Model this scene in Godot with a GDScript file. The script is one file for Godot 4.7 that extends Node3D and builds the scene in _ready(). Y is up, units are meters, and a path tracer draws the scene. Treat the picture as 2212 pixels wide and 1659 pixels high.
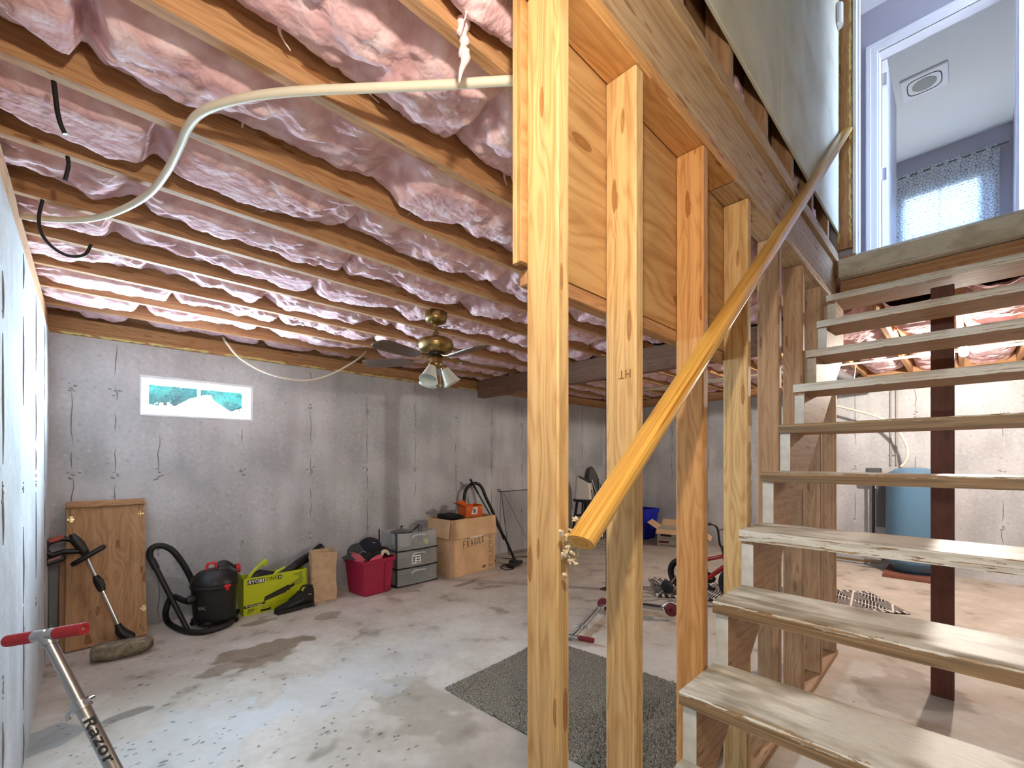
extends Node3D
# A basement seen from the foot of open stairs. x runs along the stairs, y is up, z is minus the distance across the room:
# V(a, y, b) puts a point a metres along the stairs and b metres across, the camera standing at a = 0, b = 0.

const EYE := 1.275
const FPX := 945.5
const CXP := 1106.0
const HZN := 990.8
const YAW := 0.8023
const LEFT := -0.195      # left wall
const BACK := 4.35        # wall with the window
const FAR := 6.745        # wall behind the water tank
const NEAR := -2.2        # wall behind the camera
const WALL_H := 2.142
const JOIST := 2.268      # underside of the joists
const SUB := 2.555        # underside of the floor boards
const FLOOR2 := 2.6
const TOP := 5.03

const ORDINAL := ["first", "second", "third", "fourth", "fifth", "sixth", "seventh", "eighth", "ninth", "tenth", "eleventh", "twelfth", "thirteenth", "fourteenth", "fifteenth"]

var rng := RandomNumberGenerator.new()
var mats := {}
var used := {}

func V(a: float, y: float, b: float) -> Vector3:
	return Vector3(a, y, -b)

func ray(x: float, y: float) -> Vector3:
	var u := (x - CXP) / FPX
	return Vector3(cos(YAW) + u * sin(YAW), (HZN - y) / FPX, sin(YAW) - u * cos(YAW))

func at_y(x: float, y: float, height: float) -> Vector3:
	var r := ray(x, y)
	var t := (height - EYE) / r.y
	return V(r.x * t, height, r.z * t)

func at_b(x: float, y: float, b: float) -> Vector3:
	var r := ray(x, y)
	var t := b / r.z
	return V(r.x * t, EYE + r.y * t, b)

func at_a(x: float, y: float, a: float) -> Vector3:
	var r := ray(x, y)
	var t := a / r.x
	return V(a, EYE + r.y * t, r.z * t)

# ---------------------------------------------------------------- mesh collector
class M:
	var v := PackedVector3Array()
	var n := PackedVector3Array()
	var uv := PackedVector2Array()
	var ix := PackedInt32Array()

	func tri_i(a: int, b: int, c: int) -> void:
		var f := (v[b] - v[a]).cross(v[c] - v[a])
		if f.dot(n[a] + n[b] + n[c]) > 0.0:
			ix.append_array(PackedInt32Array([a, c, b]))
		else:
			ix.append_array(PackedInt32Array([a, b, c]))

	func vert(p: Vector3, nn: Vector3, t := Vector2.ZERO) -> int:
		v.append(p)
		n.append(nn)
		uv.append(t)
		return v.size() - 1

	func quad(a: Vector3, b: Vector3, c: Vector3, d: Vector3, nn: Vector3, ta := Vector2(0, 0), tb := Vector2(1, 0), tc := Vector2(1, 1), td := Vector2(0, 1)) -> void:
		var i := vert(a, nn, ta)
		vert(b, nn, tb)
		vert(c, nn, tc)
		vert(d, nn, td)
		tri_i(i, i + 1, i + 2)
		tri_i(i, i + 2, i + 3)

	func tri(a: Vector3, b: Vector3, c: Vector3, nn: Vector3) -> void:
		var i := vert(a, nn)
		vert(b, nn)
		vert(c, nn)
		tri_i(i, i + 1, i + 2)

	# chamfered box; grain (u) runs along the longest side
	func box(center: Vector3, size: Vector3, bev := 0.003, bas := Basis(), off := Vector2.ZERO, faces := 63) -> void:
		var h := size * 0.5
		bev = minf(bev, minf(h.x, minf(h.y, h.z)) * 0.9)
		var long := 0
		if size.y > size.x and size.y >= size.z:
			long = 1
		elif size.z > size.x:
			long = 2
		for k in 3:
			for s in [-1.0, 1.0]:
				if not (faces >> (k * 2 + (1 if s > 0 else 0))) & 1:
					continue
				var p := (k + 1) % 3
				var q := (k + 2) % 3
				var nn := Vector3.ZERO
				nn[k] = s
				var pts := []
				var uvs := []
				for c in [[-1, -1], [1, -1], [1, 1], [-1, 1]]:
					var o := Vector3.ZERO
					o[k] = h[k] * s
					o[p] = (h[p] - bev) * c[0]
					o[q] = (h[q] - bev) * c[1]
					pts.append(center + bas * o)
					var lu := p if p == long else (q if q == long else p)
					var lv := q if lu == p else p
					uvs.append(off + Vector2(o[lu] + h[lu], o[lv] + h[lv] + k * 0.31))
				quad(pts[0], pts[1], pts[2], pts[3], bas * nn, uvs[0], uvs[1], uvs[2], uvs[3])
		if bev <= 0.0 or faces != 63:
			return
		for k in 3:
			var p := (k + 1) % 3
			var q := (k + 2) % 3
			for sp in [-1.0, 1.0]:
				for sq in [-1.0, 1.0]:
					var nn := Vector3.ZERO
					nn[p] = sp
					nn[q] = sq
					var a := Vector3.ZERO
					a[p] = h[p] * sp
					a[q] = (h[q] - bev) * sq
					a[k] = -(h[k] - bev)
					var b := Vector3.ZERO
					b[p] = (h[p] - bev) * sp
					b[q] = h[q] * sq
					b[k] = a[k]
					var c := b
					c[k] = -c[k]
					var d := a
					d[k] = -d[k]
					var l := 2.0 * h[k]
					quad(center + bas * a, center + bas * b, center + bas * c, center + bas * d, (bas * nn).normalized(), off, off + Vector2(0, bev), off + Vector2(l, bev), off + Vector2(l, 0))
		for sx in [-1.0, 1.0]:
			for sy in [-1.0, 1.0]:
				for sz in [-1.0, 1.0]:
					var s := Vector3(sx, sy, sz)
					var c := h * s
					tri(center + bas * (c - Vector3(0, bev * sy, bev * sz)), center + bas * (c - Vector3(bev * sx, 0, bev * sz)), center + bas * (c - Vector3(bev * sx, bev * sy, 0)), (bas * s).normalized())

	func span(lo: Vector3, hi: Vector3, bev := 0.003, off := Vector2.ZERO) -> void:
		var a := Vector3(minf(lo.x, hi.x), minf(lo.y, hi.y), minf(lo.z, hi.z))
		var b := Vector3(maxf(lo.x, hi.x), maxf(lo.y, hi.y), maxf(lo.z, hi.z))
		box((a + b) * 0.5, b - a, bev, Basis(), off)

	# rings of points joined into a smooth skin
	func loft(rings: Array, closed := true, cap0 := true, cap1 := true, loop := false, flip := false) -> void:
		var m: int = rings[0].size()
		var base := v.size()
		var w := m + 1 if closed else m
		var lens := 0.0
		var rows := rings.size() + (1 if loop else 0)
		for r in rows:
			var ring: PackedVector3Array = rings[r % rings.size()]
			if r > 0:
				lens += ring[0].distance_to(rings[r - 1][0])
			var around := 0.0
			for k in w:
				if k > 0:
					around += ring[k % m].distance_to(ring[(k - 1) % m])
				vert(ring[k % m], Vector3.ZERO, Vector2(lens, around))
		var acc := PackedVector3Array()
		acc.resize(rows * w)
		var sum := 0.0
		for r in rows - 1:
			var mid := Vector3.ZERO
			for p in rings[r]:
				mid += p
			mid /= m
			for k in w - 1:
				var a := r * w + k
				var b := a + 1
				var c := a + w + 1
				var d := a + w
				var f := (v[base + c] - v[base + a]).cross(v[base + d] - v[base + b])
				sum += f.dot(v[base + a] + v[base + b] - mid * 2.0)
				acc[a] += f
				acc[b] += f
				acc[c] += f
				acc[d] += f
		var sg := 1.0 if sum >= 0.0 else -1.0
		if flip:
			sg = -sg
		if closed:
			for r in rows:
				var s := acc[r * w] + acc[r * w + w - 1]
				acc[r * w] = s
				acc[r * w + w - 1] = s
		if loop:
			for k in w:
				var s := acc[k] + acc[(rows - 1) * w + k]
				acc[k] = s
				acc[(rows - 1) * w + k] = s
		for i in rows * w:
			n[base + i] = (acc[i] * sg).normalized()
		for r in rows - 1:
			for k in w - 1:
				var a := base + r * w + k
				tri_i(a, a + 1, a + w + 1)
				tri_i(a, a + w + 1, a + w)
		if closed and not loop:
			for e in [0, 1]:
				if (e == 0 and not cap0) or (e == 1 and not cap1):
					continue
				var ring: PackedVector3Array = rings[0] if e == 0 else rings[-1]
				var nxt: PackedVector3Array = rings[1] if e == 0 else rings[-2]
				var mid := Vector3.ZERO
				var mid2 := Vector3.ZERO
				for k in m:
					mid += ring[k]
					mid2 += nxt[k]
				mid /= m
				mid2 /= m
				var nn := (mid - mid2).normalized()
				var i := vert(mid, nn, Vector2(0.01, 0.01))
				for k in m:
					vert(ring[k], nn, Vector2(ring[k].distance_to(mid), 0.02))
				for k in m:
					tri_i(i, i + 1 + k, i + 1 + (k + 1) % m)

	func tube(path: Array, r, sides := 10, caps := true, loop := false) -> void:
		var rings := []
		var up := Vector3.UP
		for i in path.size():
			var a: Vector3 = path[(i - 1 + path.size()) % path.size()] if loop else path[maxi(i - 1, 0)]
			var b: Vector3 = path[(i + 1) % path.size()] if loop else path[mini(i + 1, path.size() - 1)]
			var d := (b - a).normalized()
			if i == 0:
				up = Vector3.UP if absf(d.y) < 0.9 else Vector3.RIGHT
			up = (up - d * up.dot(d)).normalized()
			var side := d.cross(up)
			var ring := PackedVector3Array()
			var rr: float = r[i] if r is Array else r
			for k in sides:
				var t := TAU * k / sides
				ring.append(path[i] + (up * cos(t) + side * sin(t)) * rr)
			rings.append(ring)
		loft(rings, true, caps, caps, loop)

	# profile of (radius, height) turned about y of the given frame
	func lathe(prof: Array, seg: int, where := Transform3D(), cap0 := true, cap1 := true) -> void:
		var rings := []
		for p in prof:
			var ring := PackedVector3Array()
			for k in seg:
				var t := TAU * k / seg
				ring.append(where * Vector3(p[0] * cos(t), p[1], p[0] * sin(t)))
			rings.append(ring)
		loft(rings, true, cap0, cap1)

	# flat-shaded turned shape (each band keeps its own edge)
	func lathe_hard(prof: Array, seg: int, where := Transform3D(), cap0 := true, cap1 := true) -> void:
		for i in prof.size() - 1:
			lathe([prof[i], prof[i + 1]], seg, where, cap0 and i == 0, cap1 and i == prof.size() - 2)

	func blob(center: Vector3, r: Vector3, seg := 14, bas := Basis(), noise: FastNoiseLite = null, amp := 0.0, fr := 1.0) -> void:
		var rings := []
		for i in range(1, seg):
			var th := PI * i / seg
			var ring := PackedVector3Array()
			for k in seg * 2:
				var t := TAU * k / (seg * 2)
				var d := Vector3(sin(th) * cos(t), cos(th), sin(th) * sin(t))
				var s := 1.0
				if noise:
					s += amp * noise.get_noise_3dv((d * r + center) * fr)
				ring.append(center + bas * (d * r * s))
			rings.append(ring)
		loft(rings)

	# polygon in x-y of the frame, pushed from z = 0 to z = depth
	func prism(poly: PackedVector2Array, depth: float, where := Transform3D(), caps := true) -> void:
		var m := poly.size()
		var area := 0.0
		for k in m:
			area += poly[k].cross(poly[(k + 1) % m])
		var len_ := 0.0
		for k in m:
			var a := poly[k]
			var b := poly[(k + 1) % m]
			var e := (b - a)
			var nn := Vector3(e.y, -e.x, 0).normalized() * (1.0 if area > 0 else -1.0)
			quad(where * Vector3(a.x, a.y, 0), where * Vector3(b.x, b.y, 0), where * Vector3(b.x, b.y, depth), where * Vector3(a.x, a.y, depth), where.basis * nn, Vector2(len_, 0), Vector2(len_ + e.length(), 0), Vector2(len_ + e.length(), depth), Vector2(len_, depth))
			len_ += e.length()
		if not caps:
			return
		var t := Geometry2D.triangulate_polygon(poly)
		for s in 2:
			var base := v.size()
			var nn: Vector3 = where.basis * Vector3(0, 0, -1 if s == 0 else 1)
			for p in poly:
				vert(where * Vector3(p.x, p.y, 0.0 if s == 0 else depth), nn, p)
			for i in t.size() / 3:
				tri_i(base + t[i * 3], base + t[i * 3 + 1], base + t[i * 3 + 2])

	# grid of points [row][column], smooth
	func sheet(rows: Array, up: Vector3, uvs := true) -> void:
		var h := rows.size()
		var w: int = rows[0].size()
		var base := v.size()
		for r in h:
			for k in w:
				vert(rows[r][k], Vector3.ZERO, Vector2(float(k) / (w - 1), float(r) / (h - 1)))
		for r in h - 1:
			for k in w - 1:
				var a := base + r * w + k
				var f := (v[a + w + 1] - v[a]).cross(v[a + w] - v[a + 1])
				if f.dot(up) < 0.0:
					f = -f
				for q in [a, a + 1, a + w, a + w + 1]:
					n[q] += f
		for i in range(base, v.size()):
			n[i] = n[i].normalized()
		for r in h - 1:
			for k in w - 1:
				var a := base + r * w + k
				tri_i(a, a + 1, a + w + 1)
				tri_i(a, a + w + 1, a + w)

	func mesh() -> ArrayMesh:
		var arr := []
		arr.resize(Mesh.ARRAY_MAX)
		arr[Mesh.ARRAY_VERTEX] = v
		arr[Mesh.ARRAY_NORMAL] = n
		arr[Mesh.ARRAY_TEX_UV] = uv
		arr[Mesh.ARRAY_INDEX] = ix
		var am := ArrayMesh.new()
		am.add_surface_from_arrays(Mesh.PRIMITIVE_TRIANGLES, arr)
		return am

func numbered(called: String) -> String:
	used[called] = used.get(called, 0) + 1
	return called if used[called] == 1 else "%s_%03d" % [called, used[called] - 1]

func put(m: M, called: String, material: Material, parent: Node3D = null) -> MeshInstance3D:
	var o := MeshInstance3D.new()
	o.mesh = m.mesh()
	o.material_override = material
	if parent:
		o.name = called
		parent.add_child(o, true)
	else:
		o.name = numbered(called)
		add_child(o, true)
	return o

func thing(called: String, label: String, category: String, at := Vector3.ZERO, turn := 0.0, group := "") -> Node3D:
	var o := Node3D.new()
	o.name = numbered(called)
	add_child(o, true)
	o.position = at
	o.rotation.y = turn
	return tag(o, label, category, group)

func tag(o: Node3D, label: String, category: String, group := "") -> Node3D:
	o.set_meta("label", label)
	o.set_meta("category", category)
	if group:
		o.set_meta("group", group)
	return o

func struct(o: Node3D, label := "") -> Node3D:
	o.set_meta("kind", "structure")
	if label:
		o.set_meta("label", label)
	return o

func stuff(o: Node3D) -> Node3D:
	o.set_meta("kind", "stuff")
	return o

func off() -> Vector2:
	return Vector2(rng.randf() * 7.0, rng.randf() * 3.0)

func curve(pts: Array, steps := 6, loop := false) -> Array:
	var out := []
	var m := pts.size()
	var last := m if loop else m - 1
	for i in last:
		var p0: Vector3 = pts[(i - 1 + m) % m] if loop or i > 0 else pts[i] * 2.0 - pts[i + 1]
		var p1: Vector3 = pts[i]
		var p2: Vector3 = pts[(i + 1) % m]
		var p3: Vector3 = pts[(i + 2) % m] if loop or i + 2 < m else p2 * 2.0 - p1
		for s in steps:
			out.append(p1.cubic_interpolate(p2, p0, p3, float(s) / steps))
	if not loop:
		out.append(pts[-1])
	return out

func noise(seed_: int, freq: float, kind := FastNoiseLite.TYPE_SIMPLEX_SMOOTH, oct := 1) -> FastNoiseLite:
	var f := FastNoiseLite.new()
	f.seed = seed_
	f.frequency = freq
	f.noise_type = kind
	f.fractal_type = FastNoiseLite.FRACTAL_FBM if oct > 1 else FastNoiseLite.FRACTAL_NONE
	f.fractal_octaves = oct
	return f

func lettering(text: String, size: float, where: Transform3D, material: Material, parent: Node3D, font := "Droid Sans", weight := 400, depth := 0.0008) -> MeshInstance3D:
	var f := SystemFont.new()
	f.font_names = PackedStringArray([font])
	f.font_weight = weight
	var t := TextMesh.new()
	t.text = text
	t.font = f
	t.font_size = 64
	t.pixel_size = size / 64.0
	t.depth = depth
	t.curve_step = 4.0
	var o := MeshInstance3D.new()
	o.mesh = t
	o.name = "lettering"
	o.material_override = material
	o.transform = where
	parent.add_child(o, true)
	return o

func frame(right: Vector3, up: Vector3, at: Vector3) -> Transform3D:
	var x := right.normalized()
	var z := x.cross(up).normalized()
	return Transform3D(Basis(x, z.cross(x), z), at)

# ---------------------------------------------------------------- materials
func flat(key: String, c: Color, rough := 0.6, metal := 0.0, spec := 0.5) -> StandardMaterial3D:
	if not mats.has(key):
		var m := StandardMaterial3D.new()
		m.resource_name = key
		m.albedo_color = c
		m.roughness = rough
		m.metallic = metal
		m.metallic_specular = spec
		mats[key] = m
	return mats[key]

func grey_image(f: FastNoiseLite, w: int, h: int, w2: int, h2: int) -> PackedByteArray:
	var im := f.get_seamless_image(w, h)
	im.resize(w2, h2, Image.INTERPOLATE_CUBIC)
	im.convert(Image.FORMAT_L8)
	return im.get_data()

func wood_image() -> Image:
	var w := 1024
	var h := 512
	var a := grey_image(noise(3, 0.02, FastNoiseLite.TYPE_SIMPLEX_SMOOTH, 3), 64, 512, w, h)
	var b := grey_image(noise(8, 0.012, FastNoiseLite.TYPE_SIMPLEX_SMOOTH, 2), 256, 256, w, h)
	var c := grey_image(noise(5, 0.25), 128, 512, w, h)
	var knots := []
	var r := RandomNumberGenerator.new()
	r.seed = 12
	for k in 13:
		knots.append([r.randf() * w, r.randf() * h, r.randf_range(7.0, 15.0)])
	var out := PackedByteArray()
	out.resize(w * h * 3)
	for y in h:
		for x in w:
			var i := y * w + x
			var bend := b[i] / 255.0
			var dark := 0.0
			var push := 0.0
			for kn in knots:
				var dx: float = absf(x - kn[0])
				if dx > 170.0:
					continue
				var dy: float = absf(y - kn[1])
				if dy > 70.0:
					continue
				var d: float = sqrt(dx * dx * 0.12 + dy * dy) / kn[2]
				if d < 3.0:
					push += (3.0 - d) * 0.5
				var e: float = sqrt(dx * dx * 0.5 + dy * dy) / kn[2]
				if e < 1.15:
					dark = maxf(dark, 0.75 - 0.35 * absf(e - 0.7))
			var ring := sin(y * 0.13 + bend * 26.0 + push * 3.0)
			ring = pow(0.5 + 0.5 * ring, 2.2)
			var s := a[i] / 255.0
			var f := c[i] / 255.0
			var t := clampf(0.30 * ring + 0.55 * (s - 0.35) + 0.22 * (f - 0.5) + dark, 0.0, 1.0)
			out[i * 3] = int(255.0 * (1.0 - 0.26 * t))
			out[i * 3 + 1] = int(255.0 * (1.0 - 0.38 * t))
			out[i * 3 + 2] = int(255.0 * (1.0 - 0.50 * t))
	return Image.create_from_data(w, h, false, Image.FORMAT_RGB8, out)

func wood(key: String, c: Color, rough := 0.62, su := 0.5, sv := 4.0) -> StandardMaterial3D:
	if not mats.has("wood_tex"):
		mats["wood_tex"] = ImageTexture.create_from_image(wood_image())
	var fresh := not mats.has(key)
	var m := flat(key, c, rough)
	if fresh:
		m.albedo_texture = mats["wood_tex"]
		m.uv1_scale = Vector3(su, sv, 1)
		m.heightmap_enabled = true
		m.heightmap_texture = mats["wood_tex"]
		m.heightmap_scale = 0.06
	return m

# old paint on wood: cover 1 = all paint, 0 = bare; the mask is ragged along the grain
func paint_image(w: int, h: int, seed_: int, cover: Callable, paint: Color, bare: Color, dirt: float) -> Image:
	var a := grey_image(noise(seed_, 0.03, FastNoiseLite.TYPE_SIMPLEX_SMOOTH, 4), 256, 128, w, h)
	var b := grey_image(noise(seed_ + 1, 0.02, FastNoiseLite.TYPE_SIMPLEX_SMOOTH, 3), 64, 128, w, h)
	var c := grey_image(noise(seed_ + 2, 0.012, FastNoiseLite.TYPE_SIMPLEX_SMOOTH, 3), 256, 128, w, h)
	var d := grey_image(noise(seed_ + 3, 0.2, FastNoiseLite.TYPE_SIMPLEX_SMOOTH, 2), 128, 128, w, h)
	var out := PackedByteArray()
	out.resize(w * h * 3)
	for y in h:
		for x in w:
			var i := y * w + x
			var lim: float = cover.call(float(x) / w, float(y) / h)
			var val := 0.6 * a[i] / 255.0 + 0.25 * b[i] / 255.0 + 0.15 * d[i] / 255.0
			var col: Color
			if val < lim:
				var g := clampf((c[i] / 255.0 - 0.45) * 2.4, 0.0, 1.0) * dirt
				var st := clampf((b[i] / 255.0 - 0.62) * 4.0, 0.0, 1.0) * dirt * 0.8
				col = paint.lerp(Color(0.52, 0.48, 0.39), clampf(g + st, 0.0, 0.85))
				col = col * (0.95 + 0.1 * d[i] / 255.0)
			else:
				var s := b[i] / 255.0
				col = bare * (0.72 + 0.5 * s)
			out[i * 3] = clampi(int(col.r * 255.0), 0, 255)
			out[i * 3 + 1] = clampi(int(col.g * 255.0), 0, 255)
			out[i * 3 + 2] = clampi(int(col.b * 255.0), 0, 255)
	return Image.create_from_data(w, h, false, Image.FORMAT_RGB8, out)

func textured(key: String, im: Image, rough := 0.6, bump := 0.0) -> StandardMaterial3D:
	var m := flat(key, Color.WHITE, rough)
	if m.albedo_texture == null:
		m.albedo_texture = ImageTexture.create_from_image(im)
		if bump > 0.0:
			m.heightmap_enabled = true
			m.heightmap_texture = m.albedo_texture
			m.heightmap_scale = bump
	return m

func ramp_noise(seed_: int, freq: float, oct: int, size: int, cols: Array, offs: Array, kind := FastNoiseLite.TYPE_SIMPLEX_SMOOTH) -> ImageTexture:
	var im := noise(seed_, freq, kind, oct).get_seamless_image(size, size)
	im.convert(Image.FORMAT_L8)
	var d := im.get_data()
	var g := Gradient.new()
	g.offsets = PackedFloat32Array(offs)
	g.colors = PackedColorArray(cols)
	var lut := []
	for k in 256:
		lut.append(g.sample(k / 255.0))
	var out := PackedByteArray()
	out.resize(size * size * 3)
	for i in size * size:
		var c: Color = lut[d[i]]
		out[i * 3] = int(c.r * 255.0)
		out[i * 3 + 1] = int(c.g * 255.0)
		out[i * 3 + 2] = int(c.b * 255.0)
	return ImageTexture.create_from_image(Image.create_from_data(size, size, false, Image.FORMAT_RGB8, out))

func bumpy(m: StandardMaterial3D, seed_: int, freq: float, oct: int, cm: float) -> void:
	var key := "bump%d_%f_%d" % [seed_, freq, oct]
	if not mats.has(key):
		var im := noise(seed_, freq, FastNoiseLite.TYPE_SIMPLEX_SMOOTH, oct).get_seamless_image(512, 512)
		im.convert(Image.FORMAT_L8)
		mats[key] = ImageTexture.create_from_image(im)
	m.heightmap_enabled = true
	m.heightmap_texture = mats[key]
	m.heightmap_scale = cm

func triplanar(key: String, tex: Texture2D, scale: float, rough: float, world := true) -> StandardMaterial3D:
	var m := flat(key, Color.WHITE, rough)
	m.albedo_texture = tex
	m.uv1_triplanar = true
	m.uv1_world_triplanar = world
	m.uv1_triplanar_sharpness = 8.0
	m.uv1_scale = Vector3.ONE * scale
	return m

# ---------------------------------------------------------------- scene
func _ready() -> void:
	rng.seed = 77
	var cam := Camera3D.new()
	cam.name = "camera"
	cam.projection = Camera3D.PROJECTION_FRUSTUM
	cam.near = 0.05
	cam.far = 200.0
	cam.size = 0.05 * 1659.0 / FPX
	cam.frustum_offset = Vector2(0, 0.05 * (HZN - 829.5) / FPX)
	cam.position = V(0, EYE, 0)
	cam.rotation.y = -(PI / 2.0 - YAW)
	add_child(cam)
	cam.current = true

	var env := Environment.new()
	env.background_mode = Environment.BG_SKY
	var sm := ProceduralSkyMaterial.new()
	sm.sky_top_color = Color(0.50, 0.68, 0.95)
	sm.sky_horizon_color = Color(0.84, 0.92, 1.0)
	sm.ground_bottom_color = Color(0.5, 0.5, 0.48)
	sm.ground_horizon_color = Color(0.84, 0.92, 1.0)
	sm.energy_multiplier = 22.0
	var sky := Sky.new()
	sky.sky_material = sm
	env.sky = sky
	env.tonemap_mode = Environment.TONE_MAPPER_LINEAR
	env.tonemap_exposure = 2.2
	env.sdfgi_enabled = true
	env.ssao_enabled = true
	env.ssil_enabled = true
	var we := WorldEnvironment.new()
	we.name = "environment"
	we.environment = env
	add_child(we)

	var sun := DirectionalLight3D.new()
	sun.name = "sun"
	sun.light_color = Color(1.0, 0.96, 0.9)
	sun.light_energy = 26.0
	sun.light_angular_distance = 0.5
	sun.shadow_enabled = true
	add_child(sun)
	sun.look_at_from_position(Vector3(-2, 12, -4), Vector3(0, 0, 0))   # high over the trees, too steep to reach in through the window

	# daylight of the yard and sky entering by the basement window, as wide as the opening
	var day := AreaLight3D.new()
	day.name = "window_daylight"
	day.area_size = Vector2(0.74, 0.30)
	day.area_normalize_energy = true
	day.light_color = Color(0.80, 0.92, 1.0)
	day.light_energy = 12.0
	day.area_range = 14.0
	day.shadow_enabled = true
	add_child(day)
	day.position = V(0.658, 1.76, BACK + 0.20)
	day.rotation = Vector3(0, PI, 0)

	make_materials()
	build_shell()
	build_yard()
	build_ceiling()
	build_stud_wall()
	build_stairs()
	build_upstairs()
	build_lamps()
	build_services()
	build_fan()
	build_floor_things()
	build_corner_things()
	build_scooters()

func make_materials() -> void:
	wood("pine", Color(0.84, 0.71, 0.49))
	wood("pine_warm", Color(0.82, 0.62, 0.38))
	wood("pine_brown", Color(0.70, 0.56, 0.42))
	wood("joist_wood", Color(0.74, 0.57, 0.40), 0.75)
	wood("beam_wood", Color(0.52, 0.39, 0.31), 0.75)
	wood("rim_wood", Color(0.76, 0.65, 0.50), 0.7)
	wood("plywood", Color(0.77, 0.61, 0.40), 0.65, 0.35, 1.3)
	wood("rail_wood", Color(0.86, 0.68, 0.34), 0.30, 0.10, 11.0)
	wood("door_wood", Color(0.68, 0.53, 0.37), 0.6, 0.5, 2.0)
	wood("post_brown", Color(0.36, 0.18, 0.12), 0.55, 0.4, 2.0)
	# concrete: mottled, with drip streaks
	var n := 768
	var a := grey_image(noise(21, 0.006, FastNoiseLite.TYPE_SIMPLEX_SMOOTH, 5), 512, 512, n, n)
	var b := grey_image(noise(22, 0.02, FastNoiseLite.TYPE_SIMPLEX_SMOOTH, 3), 512, 64, n, n)
	var c := grey_image(noise(23, 0.12, FastNoiseLite.TYPE_SIMPLEX_SMOOTH, 2), 512, 512, n, n)
	var out := PackedByteArray()
	out.resize(n * n * 3)
	for i in n * n:
		var t := 0.5 * a[i] / 255.0 + 0.3 * b[i] / 255.0 + 0.2 * c[i] / 255.0
		var base := Color(0.655, 0.66, 0.665).lerp(Color(0.79, 0.797, 0.803), clampf((t - 0.25) * 2.0, 0.0, 1.0))
		if c[i] > 214:
			base = base.lerp(Color(0.86, 0.86, 0.85), 0.5)
		elif c[i] < 30:
			base = base.lerp(Color(0.46, 0.45, 0.44), 0.35)
		out[i * 3] = int(base.r * 255.0)
		out[i * 3 + 1] = int(base.g * 255.0)
		out[i * 3 + 2] = int(base.b * 255.0)
	var ct := ImageTexture.create_from_image(Image.create_from_data(n, n, false, Image.FORMAT_RGB8, out))
	var cm := triplanar("concrete", ct, 0.4, 0.85)
	bumpy(cm, 25, 0.03, 4, 0.35)
	# pink glass wool
	var wool := triplanar("glass_wool", ramp_noise(31, 0.012, 4, 512, [Color(0.83, 0.66, 0.67), Color(0.90, 0.75, 0.76), Color(0.95, 0.85, 0.86)], [0.2, 0.5, 0.85]), 1.3, 0.95)
	bumpy(wool, 33, 0.03, 5, 0.6)
	wool.metallic_specular = 0.1
	var wb := flat("wool_wisp", Color(0.93, 0.82, 0.82), 0.95)
	wb.metallic_specular = 0.1
	flat("foam", Color(0.86, 0.80, 0.52), 0.7)
	flat("drywall_bare", Color(0.78, 0.76, 0.68), 0.85)
	flat("white_paint", Color(0.90, 0.91, 0.93), 0.45)
	flat("mauve_paint", Color(0.69, 0.69, 0.74), 0.7)
	flat("ceiling_paint", Color(0.86, 0.88, 0.89), 0.8)
	flat("vinyl_white", Color(0.90, 0.92, 0.93), 0.4)
	flat("black_rubber", Color(0.055, 0.055, 0.06), 0.55)
	flat("black_plastic", Color(0.07, 0.07, 0.075), 0.4)
	flat("grey_plastic", Color(0.30, 0.30, 0.31), 0.45)
	flat("red_plastic", Color(0.75, 0.11, 0.15), 0.4)
	flat("steel", Color(0.80, 0.80, 0.80), 0.25, 1.0)
	flat("aluminium", Color(0.74, 0.74, 0.73), 0.34, 1.0)
	flat("brass", Color(0.62, 0.52, 0.34), 0.3, 1.0)
	flat("cable_white", Color(0.88, 0.85, 0.76), 0.5)
	flat("cable_black", Color(0.05, 0.04, 0.04), 0.5)
	flat("ink", Color(0.10, 0.08, 0.07), 0.8)
	flat("paper_white", Color(0.9, 0.9, 0.88), 0.7)
	var gl := flat("glass", Color(0.85, 0.95, 0.95, 0.004), 0.02)
	gl.transparency = BaseMaterial3D.TRANSPARENCY_ALPHA
	var card := triplanar("cardboard", ramp_noise(41, 0.01, 4, 256, [Color(0.82, 0.67, 0.50), Color(0.88, 0.74, 0.57)], [0.2, 0.8]), 1.2, 0.85)
	bumpy(card, 42, 0.05, 2, 0.03)

func wall_box(called: String, parts: Array, mat: String) -> MeshInstance3D:
	var m := M.new()
	for p in parts:
		m.span(V(p[0], p[2], p[4]), V(p[1], p[3], p[5]), 0.0)
	return struct(put(m, called, mats[mat]))

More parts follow.
